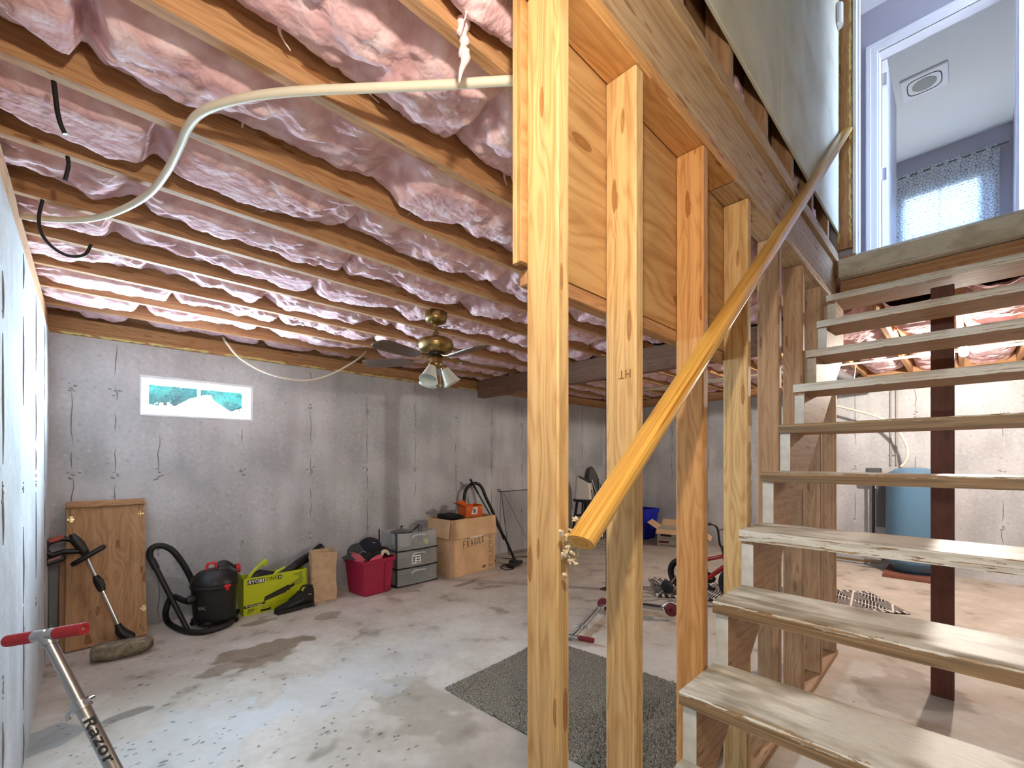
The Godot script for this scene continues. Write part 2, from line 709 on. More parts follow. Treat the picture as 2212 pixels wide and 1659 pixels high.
func build_shell() -> void:
	# floor, with its stains
	var w := 1400
	var h := 1320
	var a := grey_image(noise(51, 0.004, FastNoiseLite.TYPE_SIMPLEX_SMOOTH, 5), 700, 660, w, h)
	var b := grey_image(noise(52, 0.03, FastNoiseLite.TYPE_SIMPLEX_SMOOTH, 4), 700, 660, w, h)
	var c := grey_image(noise(53, 0.16, FastNoiseLite.TYPE_SIMPLEX_SMOOTH, 2), 700, 660, w, h)
	var a0 := LEFT
	var a1 := FAR
	var wa := a1 - a0
	var wb := BACK - NEAR
	var out := PackedByteArray()
	out.resize(w * h * 3)
	for i in w * h:
		var t := 0.55 * a[i] / 255.0 + 0.3 * b[i] / 255.0 + 0.15 * c[i] / 255.0
		var g := clampf((t - 0.28) * 2.2, 0.0, 1.0)
		var q := b[i] / 255.0
		var col := Color(0.69, 0.655, 0.60).lerp(Color(0.84, 0.815, 0.77), g)
		if q > 0.66:
			col = col.lerp(Color(0.80, 0.78, 0.75), (q - 0.66) * 2.0)
		elif q < 0.30:
			col = col.lerp(Color(0.47, 0.43, 0.37), (0.30 - q) * 2.5)
		out[i * 3] = int(col.r * 255.0)
		out[i * 3 + 1] = int(col.g * 255.0)
		out[i * 3 + 2] = int(col.b * 255.0)
	# spills and marks seen in the photograph: pixel, half sizes along and across in metres, colour, strength
	var marks := [[575, 1405, 0.26, 0.20, Color(0.42, 0.35, 0.27), 0.62], [495, 1440, 0.16, 0.07, Color(0.42, 0.35, 0.27), 0.55], [270, 1545, 0.09, 0.045, Color(0.38, 0.36, 0.33), 0.6],
		[705, 1330, 0.13, 0.08, Color(0.50, 0.43, 0.36), 0.5], [870, 1275, 0.3, 0.1, Color(0.5, 0.45, 0.38), 0.35], [1000, 1262, 0.14, 0.05, Color(0.42, 0.35, 0.28), 0.5], [560, 1345, 0.12, 0.05, Color(0.42, 0.37, 0.3), 0.5],
		[90, 1600, 0.12, 0.12, Color(0.42, 0.43, 0.45), 0.5], [900, 1520, 0.2, 0.4, Color(0.55, 0.51, 0.45), 0.4], [1950, 1500, 0.4, 0.2, Color(0.5, 0.45, 0.4), 0.35], [1850, 1205, 0.3, 0.3, Color(0.45, 0.36, 0.28), 0.5],
		[700, 1500, 0.35, 0.25, Color(0.78, 0.79, 0.79), 0.45], [420, 1600, 0.3, 0.3, Color(0.76, 0.78, 0.79), 0.45], [860, 1420, 0.4, 0.3, Color(0.75, 0.75, 0.74), 0.4], [560, 1560, 0.2, 0.15, Color(0.80, 0.81, 0.82), 0.4]]
	var r := RandomNumberGenerator.new()
	r.seed = 5
	for k in 240:
		var x := r.randf_range(120, 900)
		var y := r.randf_range(1390, 1659)
		marks.append([x, y, r.randf_range(0.004, 0.012), r.randf_range(0.003, 0.007), Color(0.30, 0.29, 0.28), r.randf_range(0.35, 0.8)])
	for k in 60:
		marks.append([r.randf_range(500, 2100), r.randf_range(1240, 1600), r.randf_range(0.004, 0.012), r.randf_range(0.003, 0.006), Color(0.32, 0.27, 0.22), r.randf_range(0.3, 0.7)])
	for mk in marks:
		var p := at_y(mk[0], mk[1], 0.0)
		var cx := (p.x - a0) / wa * w
		var cy := (-p.z - NEAR) / wb * h
		var rx: float = mk[2] / wa * w
		var ry: float = mk[3] / wb * h
		for y in range(maxi(0, int(cy - ry * 1.5) - 1), mini(h, int(cy + ry * 1.5) + 2)):
			for x in range(maxi(0, int(cx - rx * 1.5) - 1), mini(w, int(cx + rx * 1.5) + 2)):
				var i := y * w + x
				var d := sqrt(pow((x - cx) / rx, 2) + pow((y - cy) / ry, 2)) + (b[i] / 255.0 - 0.5) * 1.3
				var s: float = clampf((1.05 - d) * 5.0, 0.0, 1.0) * mk[5]
				if s > 0.0:
					out[i * 3] = int(lerpf(out[i * 3], mk[4].r * 255.0, s))
					out[i * 3 + 1] = int(lerpf(out[i * 3 + 1], mk[4].g * 255.0, s))
					out[i * 3 + 2] = int(lerpf(out[i * 3 + 2], mk[4].b * 255.0, s))
	var fm := textured("floor_concrete", Image.create_from_data(w, h, false, Image.FORMAT_RGB8, out), 0.62, 0.0)
	fm.metallic_specular = 0.35
	fm.heightmap_enabled = true
	fm.heightmap_texture = fm.albedo_texture
	fm.heightmap_scale = 0.15
	var m := M.new()
	m.quad(V(a0, 0, NEAR), V(a1, 0, NEAR), V(a1, 0, BACK), V(a0, 0, BACK), Vector3.UP, Vector2(0, 0), Vector2(1, 0), Vector2(1, 1), Vector2(0, 1))
	m.span(V(a0 - 0.25, -0.12, NEAR - 0.25), V(a1 + 0.25, -0.002, BACK + 0.25), 0.0)
	struct(put(m, "floor", fm))

	# window opening in the back wall
	var wl := 0.278
	var wr := 1.039
	var w0 := 1.604
	var w1 := 1.914
	var t := 0.25
	var back := wall_box("wall_back", [[LEFT - t, wl, 0, WALL_H, BACK, BACK + t], [wr, FAR + t, 0, WALL_H, BACK, BACK + t], [wl, wr, 0, w0, BACK, BACK + t], [wl, wr, w1, WALL_H, BACK, BACK + t]], "concrete")
	var leftw := wall_box("wall_left", [[LEFT - t, LEFT, 0, WALL_H, NEAR, BACK]], "concrete")
	var right := wall_box("wall_right", [[FAR, FAR + t, 0, WALL_H, NEAR, BACK]], "concrete")
	wall_box("wall_near", [[LEFT - t, FAR + t, 0, SUB, NEAR - t, NEAR]], "concrete")
	# form seams and tie marks left in the concrete
	var rr := RandomNumberGenerator.new()
	rr.seed = 9
	var sn := noise(61, 2.3)
	var seams := [[back, 0, [-0.083, 0.142, 0.39, 0.951, 1.526, 2.095, 2.673, 3.247, 3.831, 4.40, 4.98, 5.81, 6.36]], [right, 1, [-0.27, 0.39, 0.93, 1.5, 2.1, 2.7, 3.27, 3.84]], [leftw, 2, [0.3, 0.9, 1.5, 2.1, 2.7, 3.3, 3.9]]]
	for s in seams:
		for pos in s[2]:
			var mm := M.new()
			var y := 0.02
			while y < WALL_H - 0.06:
				var ln := rr.randf_range(0.10, 0.45)
				var y2 := minf(y + ln, WALL_H - 0.02)
				if rr.randf() > 0.25 and not (s[1] == 0 and pos > wl - 0.01 and pos < wr and y2 > w0 - 0.03):
					var path := []
					for q in 5:
						var yy := lerpf(y, y2, q / 4.0)
						var j := sn.get_noise_2d(pos * 9.0, yy * 3.0) * 0.010
						var lift := 0.0025
						if s[1] == 0:
							path.append(V(pos + j, yy, BACK - lift * 0.3))
						elif s[1] == 1:
							path.append(V(FAR - lift * 0.3, yy, pos + j))
						else:
							path.append(V(LEFT + lift * 0.3, yy, pos + j))
					mm.tube(path, [0.0008, 0.0028, 0.0035, 0.0026, 0.0008], 5)
				y = y2 + rr.randf_range(0.0, 0.12)
			if mm.v.size():
				put(mm, "form_seam", flat("seam_grey", Color(0.50, 0.495, 0.485), 0.9), s[0])
			for yy in [0.55, 1.155, 1.76]:
				if s[1] == 0 and pos > wl - 0.05 and pos < wr + 0.05 and yy > w0 - 0.05:
					continue
				var mt := M.new()
				for q in 7:
					var o := Vector2(rr.randfn(0, 0.014), rr.randfn(0, 0.02))
					var rad := rr.randf_range(0.004, 0.011)
					var pp: Vector3
					var sc := Vector3(rad, rad * 0.8, 0.003)
					if s[1] == 0:
						pp = V(pos + o.x, yy + o.y, BACK)
					elif s[1] == 1:
						pp = V(FAR, yy + o.y, pos + o.x)
						sc = Vector3(0.003, rad * 0.8, rad)
					else:
						pp = V(LEFT, yy + o.y, pos + o.x)
						sc = Vector3(0.003, rad * 0.8, rad)
					mt.blob(pp, sc, 4)
				put(mt, "tie_mark", flat("tie_grey", Color(0.55, 0.54, 0.53), 0.9), s[0])
	# sill plates and foam on top of the concrete
	var plates := M.new()
	plates.span(V(LEFT - 0.2, WALL_H, BACK + 0.005), V(FAR + 0.2, WALL_H + 0.04, BACK + 0.15), 0.003, off())
	plates.span(V(LEFT - 0.2, WALL_H + 0.04, BACK + 0.012), V(FAR + 0.2, JOIST, BACK + 0.15), 0.003, off())
	plates.span(V(LEFT - 0.2, JOIST, BACK + 0.07), V(FAR + 0.2, SUB, BACK + 0.11), 0.0, off())
	struct(put(plates, "trim_1", mats["joist_wood"]), "brown sill plates on top of the window wall")
	var pl2 := M.new()
	pl2.span(V(FAR + 0.005, WALL_H, NEAR), V(FAR + 0.15, JOIST, BACK), 0.003, off())
	pl2.span(V(FAR + 0.04, JOIST, NEAR), V(FAR + 0.1, SUB, BACK + 0.1), 0.0, off())
	struct(put(pl2, "trim_2", mats["joist_wood"]), "brown sill plates on top of the tank wall")
	var pl3 := M.new()
	pl3.span(V(LEFT - 0.005, WALL_H, NEAR), V(LEFT - 0.15, JOIST, BACK), 0.003, off())
	pl3.span(V(LEFT - 0.07, JOIST, NEAR), V(LEFT - 0.11, SUB, BACK + 0.1), 0.0, off())
	struct(put(pl3, "trim_3", mats["joist_wood"]), "brown sill plates on top of the side wall")
	var fo := M.new()
	var x := LEFT + 0.05
	while x < 3.45:
		var ln := rr.randf_range(0.12, 0.5)
		var path := []
		var rad := []
		var steps := 2 + int(ln / 0.03)
		for q in steps + 1:
			path.append(V(x + ln * q / steps, WALL_H + 0.012 + rr.randf_range(-0.003, 0.005), BACK - 0.002))
			rad.append(0.004 + rr.randf() * 0.010 if q > 0 and q < steps else 0.003)
		fo.tube(path, rad, 6)
		x += ln + rr.randf_range(0.0, 0.12)
	var foam := put(fo, "foam_bead", mats["foam"])
	tag(foam, "yellow beads of expanding foam along the top of the window wall", "foam")
	stuff(foam)

	# basement window
	var win := Node3D.new()
	win.name = "window_1"
	add_child(win)
	struct(win, "small white two-pane basement window high in the concrete wall")
	var rv := M.new()
	var e := 0.022
	var d0 := BACK - 0.004
	var d1 := BACK + 0.11
	four(rv, wl, wr, w0, w1, d0, d1, 0.012, e, 0.016, e)
	put(rv, "window_lining", mats["vinyl_white"], win)
	var fr := M.new()
	var il := wl + 0.014
	var ir := wr - e - 0.002
	var ib := w0 + 0.018
	var it := w1 - e - 0.002
	var f := 0.026
	var z0 := BACK + 0.05
	var z1 := BACK + 0.09
	four(fr, il, ir, ib, it, z0, z1, f, f, 0.018, f)
	put(fr, "window_frame", mats["vinyl_white"], win)
	var mid := lerpf(il, ir, 0.5)
	for s in 2:
		var sl := il + f if s == 0 else mid - 0.004
		var sr := mid + 0.012 if s == 0 else ir - f
		var sa := M.new()
		var g := 0.016
		var q0 := z0 + (0.006 if s == 0 else 0.022)
		var q1 := q0 + 0.014
		four(sa, sl, sr, ib + 0.0185, it - f - 0.0005, q0, q1, g, g, g * 0.7, g * 0.6)
		var sash := put(sa, "sash", mats["vinyl_white"], win)
		var pn := M.new()
		pn.span(V(sl + g, ib + 0.0185 + g * 0.7, q0 + 0.005), V(sr - g, it - f - g * 0.6, q0 + 0.008), 0.0)
		put(pn, "pane", mats["glass"], sash)

# four bars round an opening: the uprights stand between the top and bottom bars
func four(m: M, l: float, r: float, b: float, t: float, z0: float, z1: float, wl: float, wr: float, wb: float, wt: float) -> void:
	m.span(V(l, t - wt, z0), V(r, t, z1), 0.002)
	m.span(V(l, b, z0), V(r, b + wb, z1), 0.002)
	m.span(V(l, b + wb, z0), V(l + wl, t - wt, z1), 0.002)
	m.span(V(r - wr, b + wb, z0), V(r, t - wt, z1), 0.002)

func build_yard() -> void:
	# the bank of pale ground outside rises away from the house
	var m := M.new()
	var nz := noise(71, 0.5, FastNoiseLite.TYPE_SIMPLEX_SMOOTH, 3)
	var rows := []
	for i in 50:
		var row := []
		var d := BACK + 0.27 + pow(i / 49.0, 1.6) * 26.0
		for k in 50:
			var x := lerpf(-14.0, 22.0, k / 49.0)
			var y := 1.47 + (d - BACK - 0.27) * 0.115 + nz.get_noise_2d(x, d) * 0.10 * minf(1.0, d - BACK)
			y += 0.42 * exp(-pow((x - (-1.05 + 0.12 * d)) / 0.75, 2.0) - pow((d - 9.2) / 0.8, 2.0))
			row.append(V(x, y, d))
		rows.append(row)
	m.sheet(rows, Vector3.UP)
	var gm := triplanar("pale_gravel", ramp_noise(72, 0.05, 3, 256, [Color(0.70, 0.67, 0.64), Color(0.92, 0.89, 0.87)], [0.2, 0.7]), 1.0, 0.95)
	struct(put(m, "ground_outside", gm))
	var leafm := flat("leaf_green", Color(0.03, 0.21, 0.18), 0.9)
	leafm.metallic_specular = 0.1
	var barkm := flat("bark", Color(0.25, 0.2, 0.16), 0.9)
	var r := RandomNumberGenerator.new()
	r.seed = 31
	var spots := [[-1.5, 12.9, 1.40], [0.75, 13.1, 1.45], [2.95, 12.8, 1.40], [5.1, 13.1, 1.45], [1.7, 17.2, 2.9], [-3.0, 17.0, 2.9], [6.4, 17.2, 2.9]]
	for i in spots.size():
		var s: Array = spots[i]
		var gy: float = 1.47 + (s[1] - BACK - 0.27) * 0.115
		var t := thing("shrub" if i < 4 else "tree", "teal green leafy shrub on the bank outside the basement window" if i < 4 else "taller green tree behind the shrubs outside the basement window", "shrub" if i < 4 else "tree", V(s[0], gy, s[1]), 0.0, "shrubs outside the window" if i < 4 else "trees behind the shrubs")
		var st := M.new()
		st.tube([Vector3(0, -0.1, 0), Vector3(0.03, s[2] * 0.5, 0.02), Vector3(0, s[2] * 0.9, 0)], [0.06, 0.045, 0.02], 7)
		put(st, "trunk", barkm, t)
		var core := M.new()
		core.blob(Vector3(0, s[2] * 0.60, 0), Vector3(s[2] * 0.58, s[2] * 0.55, s[2] * 0.52), 14, Basis(), nz, 0.35, 4.0)
		put(core, "inner_crown", leafm, t)
		for tone in 1:
			var lf := M.new()
			var cnt := 7000
			for k in cnt:
				var dir := Vector3(r.randfn(), r.randfn() * 0.8, r.randfn()).normalized()
				var rad: float = s[2] * 0.62 * pow(r.randf(), 0.4)
				var p: Vector3 = Vector3(0, s[2] * 0.62, 0) + dir * Vector3(rad * 1.15, rad, rad)
				if p.y < 0.03:
					p.y = 0.03 + r.randf() * 0.2
				var nn := (dir + Vector3(r.randfn(), r.randfn(), r.randfn()) * 0.6).normalized()
				var tx := nn.cross(Vector3.UP).normalized()
				var ty := nn.cross(tx)
				var q := r.randf_range(0.03, 0.06)
				lf.quad(p - tx * q * 0.5, p - ty * q, p + tx * q * 0.5, p + ty * q, nn)
			var fo := put(lf, "foliage", leafm, t)
			stuff(fo)

func joist_box(a0: float, a1: float, b: float, near: bool) -> Node3D:
	var nth: String = ORDINAL[roundi((4.085 - b) / 0.406)]
	var t := thing("ceiling_joist", "wooden ceiling joist from side wall to girder, %s from the window wall" % nth if near else "wooden ceiling joist from girder to tank wall, %s from the window wall" % nth, "joist", V(a0, JOIST, b), 0.0, "joists on the window side of the girder" if near else "joists beyond the girder")
	var m := M.new()
	m.span(Vector3(0, 0, 0.019), Vector3(a1 - a0, SUB - JOIST - 0.002, -0.019), 0.003, off())
	put(m, "board", mats["joist_wood"], t)
	return t

func build_ceiling() -> void:
	# floor boards of the storey above: left open over the stairs
	var t := 0.045
	wall_box("ceiling", [[LEFT - 0.15, FAR + 0.15, SUB, FLOOR2, 0.69, BACK + 0.1], [LEFT - 0.15, 0.35, SUB, FLOOR2, NEAR, 0.69], [0.35, FAR + 0.15, SUB, FLOOR2, NEAR, -0.42], [3.77, FAR + 0.15, SUB, FLOOR2, -0.42, 0.69], [3.56, 3.77, SUB, FLOOR2, 0.49, 0.69]], "joist_wood")
	var girder := 3.587
	var bs := []
	for k in 10:
		bs.append(0.837 + 0.406 * k)
	for k in bs.size():
		var b: float = bs[k]
		if b < BACK - 0.03:
			joist_box(LEFT - 0.1, girder + 0.055, b, true)
			joist_box(girder + 0.06, FAR + 0.1, b, false)
	for b in [0.431, 0.025, -0.381, -0.787, -1.193]:
		joist_box(3.78, FAR + 0.1, b, false)
	# batts between the joists
	var ids := []
	for k in bs.size():
		var lo: float = bs[k] + 0.0205
		var hi: float = minf(bs[k] + 0.406 - 0.0205, BACK + 0.06)
		if hi < lo + 0.05:
			continue
		ids.append([LEFT - 0.05, girder + 0.05, lo, hi, 0.011 if k < 7 else 0.014])
		ids.append([girder + 0.065, FAR + 0.03, lo, hi, 0.028])
	ids.append([LEFT - 0.05, girder + 0.05, 0.705, 0.837 - 0.0205, 0.012])
	for b in [0.431, 0.025, -0.381, -0.787]:
		ids.append([3.785, FAR + 0.03, b + 0.0205, b + 0.3855, 0.022])
	var n1 := noise(81, 1.5, FastNoiseLite.TYPE_SIMPLEX_SMOOTH, 2)
	var n2 := noise(82, 5.5, FastNoiseLite.TYPE_SIMPLEX_SMOOTH, 2)
	var n3 := noise(84, 26.0, FastNoiseLite.TYPE_SIMPLEX_SMOOTH, 2)
	var cell := noise(83, 6.5, FastNoiseLite.TYPE_CELLULAR)
	cell.cellular_return_type = FastNoiseLite.RETURN_DISTANCE
	cell.cellular_jitter = 1.1
	var r := RandomNumberGenerator.new()
	r.seed = 14
	var j := 0
	for s in ids:
		j += 1
		var lenx: float = s[1] - s[0]
		var nx := int(lenx / s[4])
		var nb := maxi(6, int((s[3] - s[2]) / s[4]))
		var rows := []
		var ph := j * 0.37
		for i in nx + 1:
			var row := []
			var x: float = s[0] + lenx * i / nx
			var pinch := 1.0 - 0.75 * exp(-pow((fposmod(x + ph + 0.25 * n1.get_noise_2d(j * 3.1, x), 0.78) - 0.39) / 0.055, 2.0))
			for q in nb + 1:
				var f := float(q) / nb
				var b: float = lerpf(s[2], s[3], f)
				var wv := n2.get_noise_3d(x, b * 1.3, j) * 0.06
				var prof := pow(sin(PI * clampf(f, 0.0, 1.0)), 0.55)
				var y := 2.385 + 0.02 * n1.get_noise_2d(x * 1.3, j * 7.0)
				var puff := 1.0 + cell.get_noise_3d(x + wv, b + wv, j * 5.0)
				y -= prof * (0.098 + 0.05 * n1.get_noise_2d(x + 31.0, j * 5.0)) * pinch
				y -= (1.0 - minf(puff, 1.0)) * 0.052 * minf(1.0, prof * 1.4) - 0.016
				y -= 0.016 * n2.get_noise_3d(x * 1.6, b * 2.2, j + 9.0) + 0.005 * n3.get_noise_3d(x, b, j)
				row.append(V(x, clampf(y, 2.271, 2.53), b))
			rows.append(row)
		var m := M.new()
		m.sheet(rows, Vector3.DOWN)
		# back of the batt, so that it is a body and not a film
		m.quad(V(s[0], 2.545, s[2]), V(s[1], 2.545, s[2]), V(s[1], 2.545, s[3]), V(s[0], 2.545, s[3]), Vector3.UP)
		for e in [0, nb]:
			var bb: float = s[2] if e == 0 else s[3]
			var sd := []
			sd.append([])
			sd.append([])
			for i in range(0, nx + 1, 4):
				sd[0].append(rows[i][e])
				sd[1].append(V(rows[i][e].x, 2.545, bb))
			m.sheet(sd, Vector3(0, 0, 1 if e == 0 else -1))
		var o := put(m, "insulation_batt", mats["glass_wool"])
		var near: bool = s[0] < 1.0
		var nth: String = ORDINAL[clampi(roundi((4.1055 - (s[2] if s[2] != 0.705 else 0.4515)) / 0.406), 0, 14)]
		tag(o, ("pink insulation strip between side wall and girder, %s from the window wall" if near else "pink insulation strip between girder and tank wall, %s from the window wall") % nth, "insulation", "pink insulation on the window side" if near else "pink insulation beyond the girder")
		if near and s[3] < BACK - 0.1:
			var wm := M.new()
			for k in 9:
				var b: float = (s[2] + r.randf_range(0.014, 0.04)) if r.randf() < 0.5 else (s[3] - r.randf_range(0.014, 0.04))
				var x := r.randf_range(0.3, 3.4)
				var i0 := clampi(int((x - s[0]) / lenx * nx), 0, nx)
				var q0 := clampi(int((b - s[2]) / (s[3] - s[2]) * nb), 0, nb)
				var y: float = rows[i0][q0].y + 0.004
				var path := []
				var rad := []
				var ln := r.randf_range(0.015, 0.05)
				var dx := r.randfn(0, 0.03)
				for q in 5:
					var f := q / 4.0
					path.append(V(x + dx * f * f, y - ln * f, b))
					rad.append(lerpf(0.0045, 0.0012, f) * r.randf_range(0.5, 1.3))
				wm.tube(path, rad, 5)
			stuff(put(wm, "wisps", mats["wool_wisp"], o))
	# the long strand hanging from the first joist
	var st := M.new()
	var pts := []
	for p in [[1005, 40], [998, 62], [1004, 85], [1000, 105], [1006, 125], [997, 150], [992, 178]]:
		pts.append(at_b(p[0], p[1], 0.815))
	st.tube(curve(pts, 4), [0.006, 0.014, 0.018, 0.013, 0.010, 0.016, 0.010, 0.007, 0.010, 0.013, 0.008, 0.007, 0.009, 0.013, 0.015, 0.011, 0.012, 0.010, 0.008, 0.007, 0.006, 0.005, 0.004, 0.003, 0.002], 8)
	tag(put(st, "wool_strand", mats["wool_wisp"]), "long pale strand of wool hanging down to the white pipe", "insulation")
	# girder and its steel post
	var g := thing("girder", "brown built-up wooden girder under the joists, running to the window wall", "beam", V(girder, JOIST, 0.68))
	for k in 3:
		var m := M.new()
		m.span(Vector3(k * 0.039, -0.21, 0), Vector3(k * 0.039 + 0.038, -0.001, -(BACK - 0.68 - 0.002)), 0.003, off())
		put(m, "plank", mats["beam_wood"], g)
	var post := thing("steel_post", "slim dark brown post under the girder behind the handrail", "post", V(girder + 0.06, 0, 2.40))
	var pm := M.new()
	pm.lathe_hard([[0.041, 0.012], [0.041, JOIST - 0.225]], 20)
	put(pm, "tube", mats["post_brown"], post)
	for y in [0.006, JOIST - 0.2185]:
		var pp := M.new()
		pp.box(Vector3(0, y, 0), Vector3(0.14, 0.012, 0.14), 0.002)
		put(pp, "plate", mats["post_brown"], post)
	var p2 := thing("wooden_post", "broad reddish-brown post standing behind the stair treads", "post", V(3.31, 0, 0.083))
	var m2 := M.new()
	m2.box(Vector3(0, 1.098, 0), Vector3(0.091, 2.194, 0.091), 0.004, Basis(), off())
	put(m2, "shaft", mats["post_brown"], p2)

func build_stud_wall() -> void:
	var b0 := 0.572
	var b1 := 0.661
	var group := "studs beside the stairs"
	var at := [0.682, 0.984, 1.39, 1.796, 2.202, 2.608, 3.014, 3.42]
	var tone := ["pine", "pine", "pine_warm", "pine", "pine_brown", "pine_brown", "pine_brown", "pine_brown"]
	for k in at.size():
		var lab: String = "bare wooden stud beside the stairs, %s along the wall from the stair foot" % ORDINAL[k]
		if k == 0:
			lab = "thick yellow end stud with dried foam beside the handrail's lower end"
		elif k == 2:
			lab = "orange-brown stud beside the stairs, third along the wall from the stair foot"
		var t := thing("stair_stud", lab, "stud", V(at[k], 0.039, b0), 0.0, group if lab.begins_with("bare") else "")
		var m := M.new()
		m.span(Vector3(0, 0, 0), Vector3(0.038, JOIST - 0.041, -(b1 - b0)), 0.004, off())
		put(m, "timber", mats[tone[k]], t)
		if k == 0:
			var f := M.new()
			var r := RandomNumberGenerator.new()
			r.seed = 3
			for q in 34:
				var c := Vector3(0.026 + r.randfn(0, 0.012), 1.06 + r.randfn(0, 0.022), 0.006 + absf(r.randfn(0, 0.008)))
				var path := []
				var d := Vector3(r.randfn(), r.randfn(), absf(r.randfn())).normalized() * 0.014
				for s in 5:
					path.append(c + d * s / 4.0 + Vector3(r.randfn(), r.randfn(), r.randfn()) * 0.0025)
				f.tube(path, [0.002, 0.0042, 0.0048, 0.004, 0.0015], 6)
			var fo := put(f, "dried_foam", flat("foam_old", Color(0.82, 0.76, 0.64), 0.7), t)
			fo.set_meta("label", "crusty dried foam lump")
			stuff(fo)
		elif k == 1:
			var k1 := lettering("HT", 0.03, Transform3D(Basis(Vector3.UP, -PI / 2) * Basis(Vector3.BACK, PI), Vector3(-0.0006, 1.452, -0.03)), flat("stamp_ink", Color(0.50, 0.35, 0.2), 0.8), t)
			k1.set_meta("label", "faint grade stamp")
	var pl := thing("bottom_plate", "flat wooden plate on the floor under the studs", "plate", V(0.682, 0, b0))
	var pm := M.new()
	pm.span(Vector3(0, 0.001, 0), Vector3(2.82, 0.038, -(b1 - b0)), 0.003, off())
	put(pm, "board", mats["pine_brown"], pl)
	var tp := thing("top_plate", "wooden plate lying across the tops of the stair studs", "plate", V(0.355, JOIST, b0))
	pm = M.new()
	pm.span(Vector3(0, 0, 0.004), Vector3(1.305, 0.038, -(b1 - b0)), 0.003, off())
	put(pm, "board", mats["pine_warm"], tp)
	pm = M.new()
	pm.span(Vector3(1.309, 0, 0.004), Vector3(3.19, 0.038, -(b1 - b0)), 0.003, off())
	put(pm, "board", mats["rim_wood"], tp)
	var rj := thing("rim_board", "wide weathered board above the stair studs at floor level", "board", V(0.355, JOIST + 0.04, 0.59))
	pm = M.new()
	pm.span(Vector3(0, 0, 0), Vector3(3.185, 0.235, -0.038), 0.003, off())
	put(pm, "board", mats["rim_wood"], rj)
	pm = M.new()
	pm.span(Vector3(0, 0, -0.04), Vector3(3.185, 0.235, -0.078), 0.003, off())
	put(pm, "board", mats["rim_wood"], rj)
	var sp := thing("sole_plate", "grey-brown sole plate and floor edge above the wide stair board", "plate", V(0.355, JOIST + 0.276, 0.572))
	pm = M.new()
	pm.span(Vector3(0, 0, 0.002), Vector3(3.185, 0.035, -0.1), 0.002, off())
	put(pm, "floor_edge", mats["rim_wood"], sp)
	pm = M.new()
	pm.span(Vector3(0, 0.036, -0.004), Vector3(3.185, 0.074, -0.098), 0.003, off())
	put(pm, "board", mats["rim_wood"], sp)
	# the sheet of plywood behind the first studs
	var pw := thing("plywood_sheet", "yellow plywood sheet nailed behind the first four studs", "plywood", V(0.667, 1.70, 0.6625))
	pm = M.new()
	pm.span(Vector3(0, 0, 0), Vector3(1.225, 0.602, -0.012), 0.001, Vector2(0.3, 0.4))
	put(pm, "panel", mats["plywood"], pw)
	pm = M.new()
	pm.span(Vector3(0.0, 0.0, -0.0135), Vector3(0.012, 0.602, -0.026), 0.001, off())
	put(pm, "edge_strip", mats["pine"], pw)
	var lg := thing("nailer", "narrow board under the plywood sheet behind the studs", "board", V(0.70, 1.662, 0.6625))
	pm = M.new()
	pm.span(Vector3(0, 0, 0), Vector3(1.18, 0.036, -0.038), 0.003, off())
	put(pm, "board", mats["joist_wood"], lg)

	# stairwell wall upstairs: framing with drywall from knee height up
	var zs := 2.645
	for k in 8:
		var t := thing("stairwell_stud", "stud behind the stairwell drywall, %s from the stair door" % ORDINAL[7 - k], "stud", V(0.44 + 0.406 * k, zs, 0.588), 0.0, "studs behind the stairwell drywall")
		var m := M.new()
		m.span(Vector3(0, 0, 0), Vector3(0.038, TOP - zs - 0.02, -0.089), 0.003, off())
		put(m, "timber", mats["pine_brown"], t)
	wall_box("wall_stairwell", [[0.3, 3.62, 2.6, TOP, 0.682, 0.70]], "joist_wood")
	var dw := thing("drywall", "bare cream drywall sheets above the stair board", "drywall", V(0.3, 2.755, 0.5855))
	for s in [[0.0, 1.95], [1.956, 3.25]]:
		var m := M.new()
		m.span(Vector3(s[0], 0, 0), Vector3(s[1], TOP - 2.755 - 0.01, 0.0125), 0.002)
		put(m, "sheet", plaster(), dw)
	# scraps of wool in the open strip
	var r := RandomNumberGenerator.new()
	r.seed = 8
	var nz := noise(91, 9.0, FastNoiseLite.TYPE_SIMPLEX_SMOOTH, 3)
	for k in [3, 5, 6]:
		var m := M.new()
		m.blob(V(0.44 + 0.406 * k + 0.22, 2.72 + r.randf() * 0.05, 0.645), Vector3(0.09, 0.05, 0.025), 12, Basis(), nz, 0.5, 2.0)
		tag(put(m, "wool_scrap", mats["glass_wool"]), "scrap of pink wool stuffed under the stairwell drywall", "insulation", "wool scraps under the drywall")
	# chime box high on the drywall
	var ch := thing("door_chime", "small white rounded box fixed high on the stairwell drywall", "chime", at_b(1809, 36, 0.57))
	var m := M.new()
	var poly := PackedVector2Array()
	for q in 9:
		var a := PI * q / 8.0
		poly.append(Vector2(cos(a) * 0.035, sin(a) * 0.03 + 0.004))
	m.prism(poly, 0.13, Transform3D(Basis(Vector3(1, 0, 0), Vector3(0, 0, 1), Vector3(0, -1, 0)), Vector3(0, 0.065, -0.003)))
	put(m, "cover", mats["white_paint"], ch)

func plaster() -> StandardMaterial3D:
	if not mats.has("plaster"):
		var m := triplanar("plaster", ramp_noise(95, 0.008, 4, 512, [Color(0.80, 0.78, 0.69), Color(0.85, 0.83, 0.75), Color(0.88, 0.87, 0.80)], [0.15, 0.45, 0.8]), 0.7, 0.85)
		mats["plaster"] = m
	return mats["plaster"]

